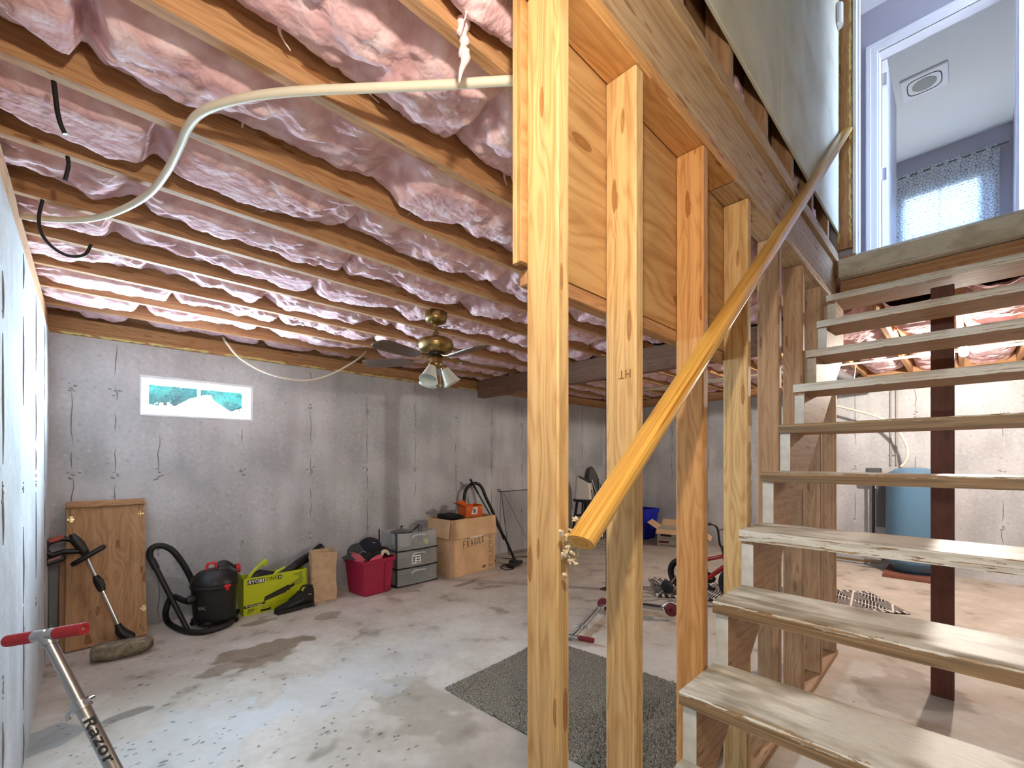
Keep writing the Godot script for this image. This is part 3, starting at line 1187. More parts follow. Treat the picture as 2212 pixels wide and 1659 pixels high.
func build_stairs() -> void:
	var run := 0.2392
	var rise := 0.2035
	var n0 := 1.2144 - run * 2.0
	var b0 := 0.5685
	var b1 := -0.40
	var st := thing("staircase", "open wooden staircase with worn whitewashed treads", "stairs", V(n0, 0, b0))
	var paint := Color(0.86, 0.85, 0.80)
	var bare := Color(0.56, 0.46, 0.34)
	var tops := []
	for k in 2:
		var im := paint_image(512, 128, 100 + k * 10, func(u, v): return 0.93 - 0.30 * smoothstep(0.90, 1.0, v), paint, Color(0.58, 0.50, 0.38), 0.62)
		tops.append(textured("tread_top_%d" % k, im, 0.5, 0.05))
	var fronts := []
	for k in 4:
		var cv: Callable = [func(u, v): return 0.60 - 1.0 * v + 0.05 * sin(u * 40.0), func(u, v): return 0.66 - 0.05 * v, func(u, v): return 0.50 - 1.1 * v, func(u, v): return 0.60 + 0.12 * sin(v * 3.1)][k]
		fronts.append(textured("tread_front_%d" % k, paint_image(1024, 48, 140 + k * 7, cv, Color(0.86, 0.85, 0.81), bare, 0.35), 0.6, 0.05))
	var under: Material = mats["pine_brown"]
	var which := [0, 0, 0, 0, 1, 2, 2, 3, 3, 3, 3, 3]
	for k in 11:
		var nose := run * k
		var y := rise * (k + 1)
		var d := 0.262
		var th := 0.038
		var r := 0.006
		var t := Node3D.new()
		t.name = "tread"
		st.add_child(t, true)
		var top := M.new()
		var w := b0 - b1
		var zf := w
		top.quad(Vector3(nose + r, y, 0), Vector3(nose + r, y, zf), Vector3(nose + d, y, zf), Vector3(nose + d, y, 0), Vector3.UP, Vector2(0, 1), Vector2(1, 1), Vector2(1, 0), Vector2(0, 0))
		put(top, "worn_top", tops[k % 2], t)
		var fr := M.new()
		# rounded nose, then the front face
		var path := [[nose + r, y, Vector3.UP], [nose + r * 0.3, y - r * 0.3, Vector3(-1, 1, 0).normalized()], [nose, y - r, Vector3.LEFT], [nose, y - th, Vector3.LEFT]]
		for q in 3:
			var p0: Array = path[q]
			var p1: Array = path[q + 1]
			var i := fr.vert(Vector3(p0[0], p0[1], 0), p0[2], Vector2(0, (y - p0[1]) / th))
			fr.vert(Vector3(p0[0], p0[1], zf), p0[2], Vector2(1, (y - p0[1]) / th))
			fr.vert(Vector3(p1[0], p1[1], zf), p1[2], Vector2(1, (y - p1[1]) / th))
			fr.vert(Vector3(p1[0], p1[1], 0), p1[2], Vector2(0, (y - p1[1]) / th))
			fr.tri_i(i, i + 1, i + 2)
			fr.tri_i(i, i + 2, i + 3)
		put(fr, "worn_nose", fronts[which[k]], t)
		var un := M.new()
		var o := off()
		un.quad(Vector3(nose, y - th, 0), Vector3(nose, y - th, zf), Vector3(nose + d, y - th, zf), Vector3(nose + d, y - th, 0), Vector3.DOWN, o, o + Vector2(w, 0), o + Vector2(w, d), o + Vector2(0, d))
		un.quad(Vector3(nose + d, y - th, 0), Vector3(nose + d, y - th, zf), Vector3(nose + d, y, zf), Vector3(nose + d, y, 0), Vector3.RIGHT, o, o + Vector2(w, 0), o + Vector2(w, th), o + Vector2(0, th))
		for z in [0.0, zf]:
			un.quad(Vector3(nose, y - th, z), Vector3(nose + d, y - th, z), Vector3(nose + d, y, z), Vector3(nose + r, y, z), Vector3(0, 0, -1 if z == 0.0 else 1), o, o + Vector2(0.1, 0), o + Vector2(0.1, th), o + Vector2(0, th))
		put(un, "underside", under, t)
	# notched stringers with painted front cuts
	for s in 2:
		var z0 := 0.0015 if s == 0 else b0 - b1 - 0.0415
		var poly := PackedVector2Array()
		poly.append(Vector2(0.022, 0.0))
		for k in 11:
			poly.append(Vector2(run * k + 0.022, rise * (k + 1) - 0.0385))
			poly.append(Vector2(run * (k + 1) + 0.022, rise * (k + 1) - 0.0385))
		poly.append(Vector2(run * 11 + 0.022, rise * 11 - 0.03))
		poly.append(Vector2(run * 11 + 0.022 + 0.0, rise * 11 - 0.33))
		poly.append(Vector2(0.21, 0.0))
		var m := M.new()
		m.prism(poly, 0.04, Transform3D(Basis(), Vector3(0, 0, z0)))
		var str := put(m, "stringer", mats["pine_brown"], st)
		for k in 11:
			var c := M.new()
			var y0 := rise * k + (0.002 if k == 0 else 0.001)
			c.span(Vector3(run * k + 0.0205, y0, z0 + 0.0005), Vector3(run * k + 0.0215, rise * (k + 1) - 0.04 - (0.012 if k % 3 == 1 else 0.0), z0 + 0.0395), 0.0)
			put(c, "painted_cut", textured("cut_paint", paint_image(128, 256, 190, func(u, v): return 0.72, Color(0.88, 0.88, 0.85), bare, 0.3), 0.6), str)
	# top landing board, threshold and the header under it
	var ld := thing("landing_board", "grey painted landing board at the top of the stairs", "board", V(3.45, 2.43, b0 - 0.002))
	var m := M.new()
	m.span(Vector3(0, 0, 0), Vector3(0.10, 0.12, b0 - b1), 0.006)
	var lm := textured("landing_paint", paint_image(512, 128, 210, func(u, v): return 0.80, Color(0.80, 0.79, 0.74), bare, 0.4), 0.6, 0.05)
	lm.uv1_scale = Vector3(1, 4, 1)
	put(m, "board", lm, ld)
	m = M.new()
	m.span(Vector3(0.06, -0.162, 0.004), Vector3(0.10, -0.004, b0 - b1), 0.003, off())
	put(m, "header", mats["pine_brown"], ld)
	m = M.new()
	m.span(Vector3(0.105, 0.10, 0.085), Vector3(0.30, 0.168, b0 - b1), 0.006)
	put(m, "threshold", lm, ld)

	# handrail
	var p0 := at_b(1254, 1172, 0.525)
	var p1 := at_b(1842, 262, 0.535)
	var hr := thing("handrail", "polished yellow wooden handrail slanting up along the studs", "handrail", p0)
	var d := (p1 - p0)
	var dir := d.normalized()
	var side := dir.cross(Vector3.UP).normalized()
	var up := side.cross(dir).normalized()
	var rings := []
	var seg := 28
	var n := 24
	for i in n + 1:
		var ring := PackedVector3Array()
		for k in seg:
			var t := TAU * k / seg
			var cx := signf(cos(t)) * pow(absf(cos(t)), 0.85) * 0.031
			var cy := signf(sin(t)) * pow(absf(sin(t)), 0.75) * 0.0185
			ring.append(d * i / n + side * cx + up * cy + dir * (0.0))
		rings.append(ring)
	m = M.new()
	m.loft(rings)
	put(m, "rail", mats["rail_wood"], hr)
	for f in [0.035, 0.40, 0.78]:
		var br := M.new()
		var c: Vector3 = d * f
		br.tube([c - up * 0.018, c - up * 0.035 + Vector3(0, 0, -0.012), V(c.x, c.y - 0.045, 0.568 + p0.z)], [0.006, 0.006, 0.006], 8)
		put(br, "bracket", mats["steel"], hr)

func build_upstairs() -> void:
	var f2 := FLOOR2
	# jamb beside the stair door: bare stud with foam, then white jamb
	var js := thing("jamb_stud", "dark brown jamb stud with yellow foam beads at the stair door", "stud", V(3.553, 2.65, 0.5845))
	var m := M.new()
	m.span(Vector3(0, 0, 0), Vector3(0.038, TOP - 2.66, 0.079), 0.002, off())
	put(m, "timber", mats["joist_wood"], js)
	var r := RandomNumberGenerator.new()
	r.seed = 17
	var fo := M.new()
	for e in [0.006, 0.070]:
		var y := 0.04
		while y < 2.2:
			var ln := r.randf_range(0.1, 0.4)
			var path := []
			var rad := []
			var st := 3 + int(ln / 0.022)
			for q in st + 1:
				path.append(Vector3(-0.004, y + ln * q / st, e + r.randfn(0, 0.002)))
				rad.append(0.003 if q == 0 or q == st else r.randf_range(0.004, 0.010))
			fo.tube(path, rad, 6)
			y += ln + r.randf_range(0.0, 0.06)
	stuff(put(fo, "foam_bead", mats["foam"], js))
	var dj := Node3D.new()
	dj.name = "door_1"
	add_child(dj)
	struct(dj, "white jamb of the doorway at the top of the stairs")
	m = M.new()
	m.span(V(3.545, f2, 0.503), V(3.70, 4.64, 0.485), 0.002)
	m.span(V(3.60, f2, 0.485), V(3.63, 4.64, 0.474), 0.002)
	m.span(V(3.545, 4.64, 0.503), V(3.70, 4.66, -0.40), 0.002)
	put(m, "door_jamb", mats["white_paint"], dj)
	# shaft over the stairs
	wall_box("wall_shaft", [[0.25, 0.35, f2, TOP, -0.52, 0.70], [0.25, 3.60, f2, TOP, -0.52, -0.42]], "drywall_bare")
	wall_box("wall_stair_door", [[3.60, 3.69, f2, TOP, 0.505, 1.7], [3.60, 3.69, 4.67, TOP, -0.42, 0.505], [3.60, 3.69, f2, TOP, -1.7, -0.42]], "mauve_paint")
	wall_box("ceiling_upstairs", [[0.2, 7.6, TOP, TOP + 0.1, -1.8, 1.8]], "ceiling_paint")
	# hall and bathroom
	var dl := 0.49
	var dr := -0.25
	var dh := 4.635
	wall_box("wall_bathroom_door", [[4.70, 4.80, f2, TOP, dl + 0.02, 1.7], [4.70, 4.80, f2, TOP, -1.7, dr - 0.02], [4.70, 4.80, dh + 0.02, TOP, dr - 0.02, dl + 0.02]], "mauve_paint")
	wall_box("wall_hall_end", [[3.60, 4.80, f2, TOP, 1.7, 1.8]], "mauve_paint")
	# window at the other end of the hall, beyond the picture
	wall_box("wall_hall_window", [[3.60, 3.72, f2, TOP, -1.8, -1.7], [4.68, 4.80, f2, TOP, -1.8, -1.7], [3.72, 4.68, f2, 2.75, -1.8, -1.7], [3.72, 4.68, 4.85, TOP, -1.8, -1.7]], "mauve_paint")
	var w3 := M.new()
	w3.span(V(3.72, 2.75, -1.72), V(4.68, 2.80, -1.77), 0.003)
	w3.span(V(3.72, 4.80, -1.72), V(4.68, 4.85, -1.77), 0.003)
	w3.span(V(3.72, 2.80, -1.72), V(3.77, 4.80, -1.77), 0.003)
	w3.span(V(4.63, 2.80, -1.72), V(4.68, 4.80, -1.77), 0.003)
	struct(put(w3, "window_3", mats["white_paint"]), "white window frame at the end of the hall")
	var bl := -0.37
	var br := 1.45
	var bx := 7.38
	wall_box("wall_bathroom_side", [[4.80, bx + 0.1, f2, TOP, br, br + 0.1], [4.80, bx + 0.1, f2, TOP, bl - 0.1, bl]], "mauve_paint")
	var ww := [-0.14, 0.56, 3.45, 4.58]
	wall_box("wall_bathroom_back", [[bx, bx + 0.1, f2, TOP, ww[1], br], [bx, bx + 0.1, f2, TOP, bl, ww[0]], [bx, bx + 0.1, f2, ww[2], ww[0], ww[1]], [bx, bx + 0.1, ww[3], TOP, ww[0], ww[1]]], "mauve_paint")
	var w2 := Node3D.new()
	w2.name = "window_2"
	add_child(w2)
	struct(w2, "bathroom window with blinds behind a lace curtain")
	m = M.new()
	var x0 := bx + 0.03
	var x1 := bx + 0.07
	m.span(V(x0, ww[2], ww[0]), V(x1, ww[2] + 0.04, ww[1]), 0.003)
	m.span(V(x0, ww[3] - 0.04, ww[0]), V(x1, ww[3], ww[1]), 0.003)
	m.span(V(x0, ww[2] + 0.04, ww[0]), V(x1, ww[3] - 0.04, ww[0] + 0.04), 0.003)
	m.span(V(x0, ww[2] + 0.04, ww[1] - 0.04), V(x1, ww[3] - 0.04, ww[1]), 0.003)
	m.span(V(x0, ww[2] + 0.04, 0.195), V(x1, ww[3] - 0.04, 0.225), 0.003)
	m.span(V(x0 + 0.003, 4.02, ww[0] + 0.04), V(x1 - 0.003, 4.05, ww[1] - 0.04), 0.003)
	put(m, "window_frame", mats["white_paint"], w2)
	for p in [[ww[0] + 0.04, 0.195], [0.225, ww[1] - 0.04]]:
		m = M.new()
		m.span(V(x0 + 0.018, ww[2] + 0.04, p[0]), V(x0 + 0.021, ww[3] - 0.04, p[1]), 0.0)
		put(m, "pane", mats["glass"], w2)
	m = M.new()
	for k in 34:
		m.box(V(bx + 0.012, ww[2] + 0.03 + k * 0.032, 0.21), Vector3(0.032, 0.0018, 0.66), 0.0, Basis(Vector3.BACK, 0.85))
	var bm := flat("blind_white", Color(0.80, 0.86, 0.84), 0.6)
	bm.backlight_enabled = true
	bm.backlight = Color(0.20, 0.23, 0.22)
	var bs := put(m, "blind_slats", bm, w2)
	stuff(bs)
	# lace curtain: pale cloth with a cracked-line pattern
	var cell := noise(111, 0.055, FastNoiseLite.TYPE_CELLULAR)
	cell.cellular_return_type = FastNoiseLite.RETURN_DISTANCE2_SUB
	cell.cellular_jitter = 0.9
	var cw := 512
	var im := Image.create(cw, cw, false, Image.FORMAT_RGB8)
	for y in cw:
		for x in cw:
			var v := 1.0 + cell.get_noise_2d(x, y)
			im.set_pixel(x, y, Color(0.52, 0.54, 0.58) if v < 0.10 else Color(0.92, 0.94, 0.95))
	var lace := textured("lace", im, 0.9)
	lace.transparency = BaseMaterial3D.TRANSPARENCY_ALPHA
	lace.albedo_color = Color(1, 1, 1, 0.88)
	lace.backlight_enabled = true
	lace.backlight = Color(0.7, 0.7, 0.7)
	lace.uv1_scale = Vector3(1.1, 1.6, 1)
	var cu := thing("lace_curtain", "white lace curtain with crackled line pattern over bathroom window", "curtain", V(bx - 0.05, 4.79, 0.22))
	var rows := []
	for i in 40:
		var row := []
		for k in 90:
			var b := lerpf(-0.49, 0.50, k / 89.0)
			row.append(V(0.014 * sin(k * 0.62) - 0.004 * i / 40.0, 0.03 - 1.45 * i / 39.0 + (0.008 * sin(k * 2.1) if i == 0 else 0.0), b))
		rows.append(row)
	m = M.new()
	m.sheet(rows, Vector3.LEFT)
	put(m, "cloth", lace, cu)
	m = M.new()
	m.tube([V(0.0, 0.0, -0.56), V(0.0, 0.0, 0.57)], 0.007, 8)
	put(m, "rod", mats["grey_plastic"], cu)
	# casing of the bathroom door, moulded
	var d2 := Node3D.new()
	d2.name = "door_2"
	add_child(d2)
	struct(d2, "white moulded casing and open door of the bathroom upstairs")
	m = M.new()
	for s in [[0.0, 0.09, 0.010], [0.012, 0.078, 0.016], [0.055, 0.085, 0.021]]:
		m.span(V(4.70 - s[2], f2, dl + s[0]), V(4.70, dh + s[0], dl + s[1]), 0.002)
		m.span(V(4.70 - s[2], f2, dr - s[0]), V(4.70, dh + s[0], dr - s[1]), 0.002)
		m.span(V(4.70 - s[2], dh + s[0], dr - s[1]), V(4.70, dh + s[1], dl + s[1]), 0.002)
	put(m, "casing", mats["white_paint"], d2)
	m = M.new()
	m.span(V(4.69, f2, dl), V(4.81, dh, dl + 0.019), 0.002)
	m.span(V(4.69, f2, dr), V(4.81, dh, dr - 0.019), 0.002)
	m.span(V(4.69, dh, dr - 0.019), V(4.81, dh + 0.019, dl + 0.019), 0.002)
	put(m, "door_jamb", mats["white_paint"], d2)
	m = M.new()
	m.span(V(4.815, f2 + 0.01, 0.487), V(5.53, dh - 0.005, 0.452), 0.002)
	var leaf := put(m, "door_leaf", mats["white_paint"], d2)
	for y in [2.85, 3.62, 4.42]:
		m = M.new()
		m.span(V(4.808, y, 0.486), V(4.815, y + 0.10, 0.455), 0.001)
		m.tube([V(4.806, y, 0.489), V(4.806, y + 0.10, 0.489)], 0.006, 8)
		put(m, "hinge", mats["steel"], leaf)
	# bathroom fan grille
	var vf := thing("vent_fan", "square white extractor fan grille on the bathroom ceiling", "vent", V(5.98, TOP, 0.28))
	m = M.new()
	m.box(Vector3(0, -0.012, 0), Vector3(0.34, 0.022, 0.34), 0.004)
	put(m, "plate", mats["white_paint"], vf)
	m = M.new()
	var ring := []
	for q in 48:
		var a := TAU * q / 48.0
		var sx := signf(cos(a)) * pow(absf(cos(a)), 0.55) * 0.125
		var sz := signf(sin(a)) * pow(absf(sin(a)), 0.55) * 0.125
		ring.append(Vector3(sx, -0.024, sz))
	m.tube(ring, 0.0045, 6, false, true)
	put(m, "raised_ring", mats["grey_plastic"], vf)
	m = M.new()
	m.lathe_hard([[0.0901, -0.022], [0.09, -0.028], [0.001, -0.028]], 36)
	put(m, "lens", flat("fan_lens", Color(0.62, 0.63, 0.62), 0.7), vf)

func bulb_lamp(called: String, label: String, at: Vector3, energy: float, color: Color) -> void:
	var t := thing(called, label, "lamp", at)
	var m := M.new()
	m.lathe_hard([[0.052, 0.0], [0.052, -0.012], [0.036, -0.022], [0.024, -0.045], [0.022, -0.055]], 24)
	put(m, "lampholder", mats["white_paint"], t)
	m = M.new()
	m.lathe([[0.013, -0.054], [0.014, -0.062], [0.022, -0.078], [0.0285, -0.095], [0.030, -0.108], [0.027, -0.122], [0.018, -0.133], [0.006, -0.138]], 24)
	var gm := StandardMaterial3D.new()
	gm.resource_name = "lit_bulb"
	gm.albedo_color = Color(1, 0.95, 0.85)
	gm.emission_enabled = true
	gm.emission = color
	gm.emission_energy_multiplier = 14.0
	put(m, "bulb", gm, t)
	var l := OmniLight3D.new()
	l.name = "bulb_light"
	l.light_color = color
	l.light_energy = energy
	l.light_size = 0.03
	l.omni_range = 14.0
	l.omni_attenuation = 2.0
	l.shadow_enabled = true
	l.position = Vector3(0, -0.105, 0)
	t.add_child(l)

func build_lamps() -> void:
	var p := at_a(2082, 762, 5.2)
	bulb_lamp("tank_side_bulb", "bare lit bulb under the joists behind the stair treads", p + Vector3(0, 0.105, 0), 1.95, Color(1.0, 0.96, 0.91))
	var bx := M.new()
	bx.box(Vector3(0, 0.02, 0), Vector3(0.11, 0.04, 0.11), 0.006)
	var jb := thing("junction_box", "round grey junction box above the bare bulb behind the stairs", "box", p + Vector3(0, 0.106, 0))
	bx = M.new()
	bx.lathe_hard([[0.05, 0.0], [0.05, JOIST - p.y - 0.109]], 16)
	put(bx, "can", mats["grey_plastic"], jb)
	bulb_lamp("stair_foot_bulb", "bare lit bulb under the joists over the foot of the stairs", V(0.18, 2.13, 0.12), 0.52, Color(1.0, 0.95, 0.88))
	var nb := thing("lamp_board", "short wooden block carrying the bulb over the stair foot", "board", V(0.18, 2.131, 0.12))
	var m := M.new()
	m.box(Vector3(0, 0.2115, 0), Vector3(0.09, 0.421, 0.09), 0.003, Basis(), off())
	put(m, "board", mats["joist_wood"], nb)

func pipe(called: String, label: String, category: String, pts: Array, r: float, mat: String, steps := 6, group := "") -> Node3D:
	var m := M.new()
	m.tube(curve(pts, steps), r, 12)
	var o := put(m, called, mats[mat])
	return tag(o, label, category, group)

func build_services() -> void:
	var pts := []
	for p in [[8, 458, 2.254], [60, 469, 2.252], [140, 475, 2.250], [205, 471, 2.248], [265, 452, 2.246], [322, 418, 2.244], [362, 368, 2.246], [390, 312, 2.250], [406, 275, 2.252], [432, 245, 2.251], [482, 223, 2.248], [560, 206, 2.248], [660, 196, 2.250], [800, 190, 2.251], [960, 183, 2.252], [1050, 177, 2.253], [1140, 172, 2.252]]:
		pts.append(at_y(p[0], p[1], p[2]))
	pipe("white_pipe", "long cream plastic pipe curving under the joists beside the first insulation strips", "pipe", pts, 0.0115, "cable_white")
	pts = []
	for p in [[482, 729, 4.30], [490, 742, 4.15], [520, 775, 4.14], [580, 807, 4.18], [650, 822, 4.20], [700, 814, 4.16], [740, 796, 4.08], [778, 772, 4.02], [792, 757, 4.08]]:
		pts.append(at_b(p[0], p[1], p[2]))
	pipe("grey_tube", "thin pale tube hanging in a loop beside the basement window", "pipe", pts, 0.008, "cable_white")
	for s in [[[[116, 176], [119, 200], [124, 240], [131, 268], [141, 290]], 1.66], [[[146, 338], [148, 355], [145, 372], [140, 390]], 2.03], [[[92, 432], [84, 470], [90, 505], [115, 535], [150, 553], [183, 550], [197, 528]], 2.42]]:
		pts = []
		for p in s[0]:
			pts.append(at_b(p[0], p[1], s[1]))
		pipe("dark_cable", "thin dark cable drooping from joist to joist near the side wall", "cable", pts, 0.0055, "cable_black", 5, "dark cables near the side wall")
	# wiring and drain in the far part
	for k in 4:
		pts = []
		for b in [3.4, 2.6, 1.9, 1.2, 0.6, 0.2, -0.4, -1.2]:
			pts.append(V(5.62 + 0.03 * k + 0.05 * sin(b * 2.0 + k), 2.258 - 0.006 * (k % 2), b))
		pipe("ceiling_wire", "cream cable stapled across the far joists above the water tank", "cable", pts, 0.006, "cable_white", 4, "cables across the far joists")
	var dp := thing("drain_pipe", "thick grey drain pipe under the far joists behind the stairs", "pipe", V(4.7, 2.13, 0.98))
	var m := M.new()
	m.tube([V(0, 0.02, 0.0), V(1.9, -0.03, -0.22)], 0.045, 18)
	put(m, "pipe", mats["grey_plastic"], dp)
	for f in [0.3, 0.62, 0.66]:
		m = M.new()
		var c := V(1.9 * f, 0.02 - 0.05 * f, -0.22 * f)
		m.tube([c - V(0.02, 0, 0), c + V(0.02, 0, 0)], 0.052, 18)
		put(m, "collar", mats["black_plastic"], dp)
	m = M.new()
	m.tube(curve([V(1.05, 0.135, -0.05), V(1.05, 0.03, -0.06), V(1.05, -0.06, -0.10), V(1.05, -0.02, -0.17), V(1.05, 0.135, -0.19)], 5), 0.006, 8)
	put(m, "hanger", mats["aluminium"], dp)
	# water tank and what belongs to it
	var tk := thing("pressure_tank", "tall blue well pressure tank by the far concrete wall", "tank", V(6.46, 0.055, 0.385))
	m = M.new()
	var pr := [[0.10, 0.0], [0.17, 0.01], [0.19, 0.06], [0.235, 0.11]]
	for y in [0.35, 0.53, 0.72, 0.90]:
		pr.append_array([[0.235, y - 0.008], [0.238, y], [0.235, y + 0.008]])
	pr.append_array([[0.235, 1.0], [0.22, 1.06], [0.15, 1.11], [0.02, 1.125]])
	m.lathe(pr, 40)
	put(m, "shell", flat("tank_blue", Color(0.33, 0.47, 0.57), 0.35), tk)
	m = M.new()
	m.lathe_hard([[0.17, 0.001], [0.17, -0.012]], 30)
	put(m, "foot_ring", flat("tank_dark", Color(0.16, 0.26, 0.34), 0.5), tk)
	for k in 3:
		var br := M.new()
		br.box(Vector3.ZERO, Vector3(0.19, 0.04, 0.47), 0.004)
		tag(put(br, "paver", flat("brick_red", Color(0.48, 0.29, 0.22), 0.85)), "reddish flat paver under the blue tank", "paver", "pavers under the tank")
		get_child(-1).position = V(6.26 + 0.195 * k, 0.0205, 0.385)
	var eb := thing("pump_switch", "grey switch box with pipes beside the blue tank", "switch box", V(6.60, 1.06, 0.74))
	m = M.new()
	m.box(Vector3(0, 0.05, 0), Vector3(0.09, 0.11, 0.14), 0.008)
	put(m, "box", mats["grey_plastic"], eb)
	m = M.new()
	m.tube([Vector3(-0.02, -0.004, 0.0), Vector3(-0.02, -0.78, 0.0)], 0.014, 10)
	put(m, "riser", mats["black_plastic"], eb)
	m = M.new()
	m.tube(curve([Vector3(-0.02, -0.70, 0.0), Vector3(-0.05, -0.86, 0.02), Vector3(-0.09, -0.93, 0.10)], 5), 0.016, 10)
	m.tube([Vector3(-0.09, -0.93, 0.08), Vector3(-0.09, -0.93, -0.10)], 0.02, 10)
	put(m, "valve", mats["steel"], eb)
	m = M.new()
	m.box(Vector3(-0.01, -0.30, 0.075), Vector3(0.02, 0.55, 0.10), 0.003)
	put(m, "panel", mats["grey_plastic"], eb)
	var cd := thing("conduit", "pair of thin vertical conduits on the far wall above the tank", "conduit", V(6.728, 1.20, 0.60))
	for k in 2:
		m = M.new()
		m.tube([V(0, 0, -0.05 * k), V(0, 0.94, -0.05 * k)], 0.0095, 8)
		put(m, "tube", flat("conduit_grey", Color(0.62, 0.60, 0.58), 0.5), cd)
	for y in [0.12, 0.55]:
		m = M.new()
		m.box(V(0.008, y, -0.025), Vector3(0.008, 0.018, 0.10), 0.001)
		put(m, "strap", mats["aluminium"], cd)
	pts = []
	for p in [[1790, 874], [1812, 878], [1860, 890], [1900, 902], [1935, 925], [1955, 955], [1961, 980], [1954, 1000], [1946, 1008]]:
		pts.append(at_a(p[0], p[1], 6.50))
	pipe("water_hose", "cream water hose arching down to the blue tank", "hose", pts, 0.013, "cable_white")
	pts = [V(6.70, 0.05, 2.4), V(6.70, 0.05, 1.6), V(6.70, 0.045, 1.0), V(6.70, 0.05, 0.70)]
	pipe("copper_line", "reddish copper pipe along the foot of the far wall", "pipe", pts, 0.012, "brass")

func build_fan() -> void:
	var c := V(1.68, JOIST, 2.475)
	var t := thing("ceiling_fan", "antique brass ceiling fan with brown blades and frosted lamp shades", "fan", c)
	var br: StandardMaterial3D = mats["brass"]
	var m := M.new()
	m.lathe([[0.055, -0.001], [0.072, -0.01], [0.074, -0.05], [0.066, -0.075], [0.03, -0.09], [0.014, -0.092]], 32)
	put(m, "canopy", br, t)
	m = M.new()
	m.lathe([[0.0125, -0.09], [0.0125, -0.14], [0.022, -0.145], [0.026, -0.165]], 20)
	put(m, "downrod", br, t)
	m = M.new()
	m.lathe([[0.026, -0.16], [0.05, -0.168], [0.09, -0.185], [0.112, -0.20], [0.115, -0.212], [0.118, -0.222], [0.117, -0.235], [0.113, -0.242], [0.114, -0.25], [0.105, -0.268], [0.085, -0.282], [0.06, -0.287]], 40)
	put(m, "motor_housing", br, t)
	m = M.new()
	m.lathe_hard([[0.062, -0.286], [0.062, -0.300]], 30)
	put(m, "flywheel", mats["black_plastic"], t)
	m = M.new()
	m.lathe([[0.02, -0.298], [0.042, -0.302], [0.043, -0.345], [0.05, -0.355], [0.05, -0.37], [0.035, -0.385], [0.006, -0.388]], 28)
	put(m, "switch_cup", br, t)
	for k in 5:
		var a := deg_to_rad(-92.0 + 72.0 * k)
		var d := V(cos(a), 0, sin(a))
		var side := d.cross(Vector3.UP)
		var b := M.new()
		b.tube(curve([d * 0.055 + Vector3(0, -0.292, 0), d * 0.10 + Vector3(0, -0.315, 0), d * 0.15 + Vector3(0, -0.322, 0), d * 0.19 + Vector3(0, -0.322, 0)], 4), 0.007, 8)
		var tilt := Basis(d, 0.2)
		b.box(d * 0.20 + Vector3(0, -0.322, 0), Vector3(0.05, 0.004, 0.04), 0.001, tilt * Basis(d, Vector3.UP, d.cross(Vector3.UP)))
		var bl := M.new()
		var poly := PackedVector2Array()
		for q in [[0.175, 0.030], [0.21, 0.050], [0.30, 0.060], [0.42, 0.066], [0.49, 0.062], [0.52, 0.045], [0.53, 0.02]]:
			poly.append(Vector2(q[0], q[1]))
		for q in [[0.53, -0.02], [0.52, -0.045], [0.49, -0.062], [0.42, -0.066], [0.30, -0.060], [0.21, -0.050], [0.175, -0.030]]:
			poly.append(Vector2(q[0], q[1]))
		bl.prism(poly, 0.006, Transform3D(tilt * Basis(d, side, d.cross(side)), Vector3(0, -0.33, 0)))
		var blade := put(bl, "blade", wood("blade_wood", Color(0.44, 0.36, 0.30), 0.5), t)
		put(b, "blade_arm", br, blade)
	var sh := flat("frosted_glass", Color(0.87, 0.89, 0.86), 0.35)
	sh.backlight_enabled = true
	sh.backlight = Color(0.5, 0.5, 0.48)
	for k in 3:
		var a := deg_to_rad(-150.0 + 118.0 * k)
		var d := V(cos(a), 0, sin(a))
		var ax := (d * 0.55 + Vector3.DOWN).normalized()
		var o := d * 0.045 + Vector3(0, -0.365, 0)
		var b := M.new()
		b.tube([d * 0.03 + Vector3(0, -0.355, 0), o + ax * 0.012], 0.010, 10)
		var fr := Transform3D(Basis(Quaternion(Vector3.UP, ax)), o)
		b.lathe([[0.012, 0.0], [0.024, 0.008], [0.025, 0.03], [0.022, 0.032]], 18, fr)
		put(b, "lamp_arm", br, t)
		var s := M.new()
		s.lathe([[0.026, 0.026], [0.033, 0.045], [0.041, 0.075], [0.050, 0.105], [0.063, 0.135], [0.0615, 0.135], [0.0485, 0.105], [0.0395, 0.075], [0.0315, 0.045], [0.0245, 0.028]], 30, fr, false, false)
		put(s, "lamp_shade", sh, t)
	m = M.new()
	m.tube([Vector3(0.02, -0.38, 0.02), Vector3(0.021, -0.50, 0.021)], 0.0012, 5)
	m.blob(Vector3(0.021, -0.505, 0.021), Vector3(0.004, 0.008, 0.004), 6)
	m.tube([Vector3(-0.025, -0.38, -0.01), Vector3(-0.026, -0.47, -0.01)], 0.0012, 5)
	m.blob(Vector3(-0.026, -0.476, -0.01), Vector3(0.004, 0.008, 0.004), 6)
	put(m, "pull_chain", mats["steel"], t)

func loc(p: Vector3, o: Node3D) -> Vector3:
	return o.transform.affine_inverse() * p

func ring_rect(cx: float, cz: float, y: float, w: float, d: float, r: float, seg := 5) -> PackedVector3Array:
	var out := PackedVector3Array()
	for c in [[1, 1, 0.0], [-1, 1, 0.5], [-1, -1, 1.0], [1, -1, 1.5]]:
		for k in seg + 1:
			var a: float = PI * (c[2] + 0.5 * k / seg)
			out.append(Vector3(cx + c[0] * (w / 2 - r) + r * cos(a), y, cz + c[1] * (d / 2 - r) + r * sin(a)))
	return out

func sheet_box(m: M, o: Vector3, u: Vector3, v: Vector3, th: float) -> void:
	# thin board from corner o along u and v
	var n := u.cross(v).normalized()
	m.box(o + u * 0.5 + v * 0.5, Vector3(u.length(), v.length(), th), minf(0.001, th * 0.3), Basis(u.normalized(), v.normalized(), n))

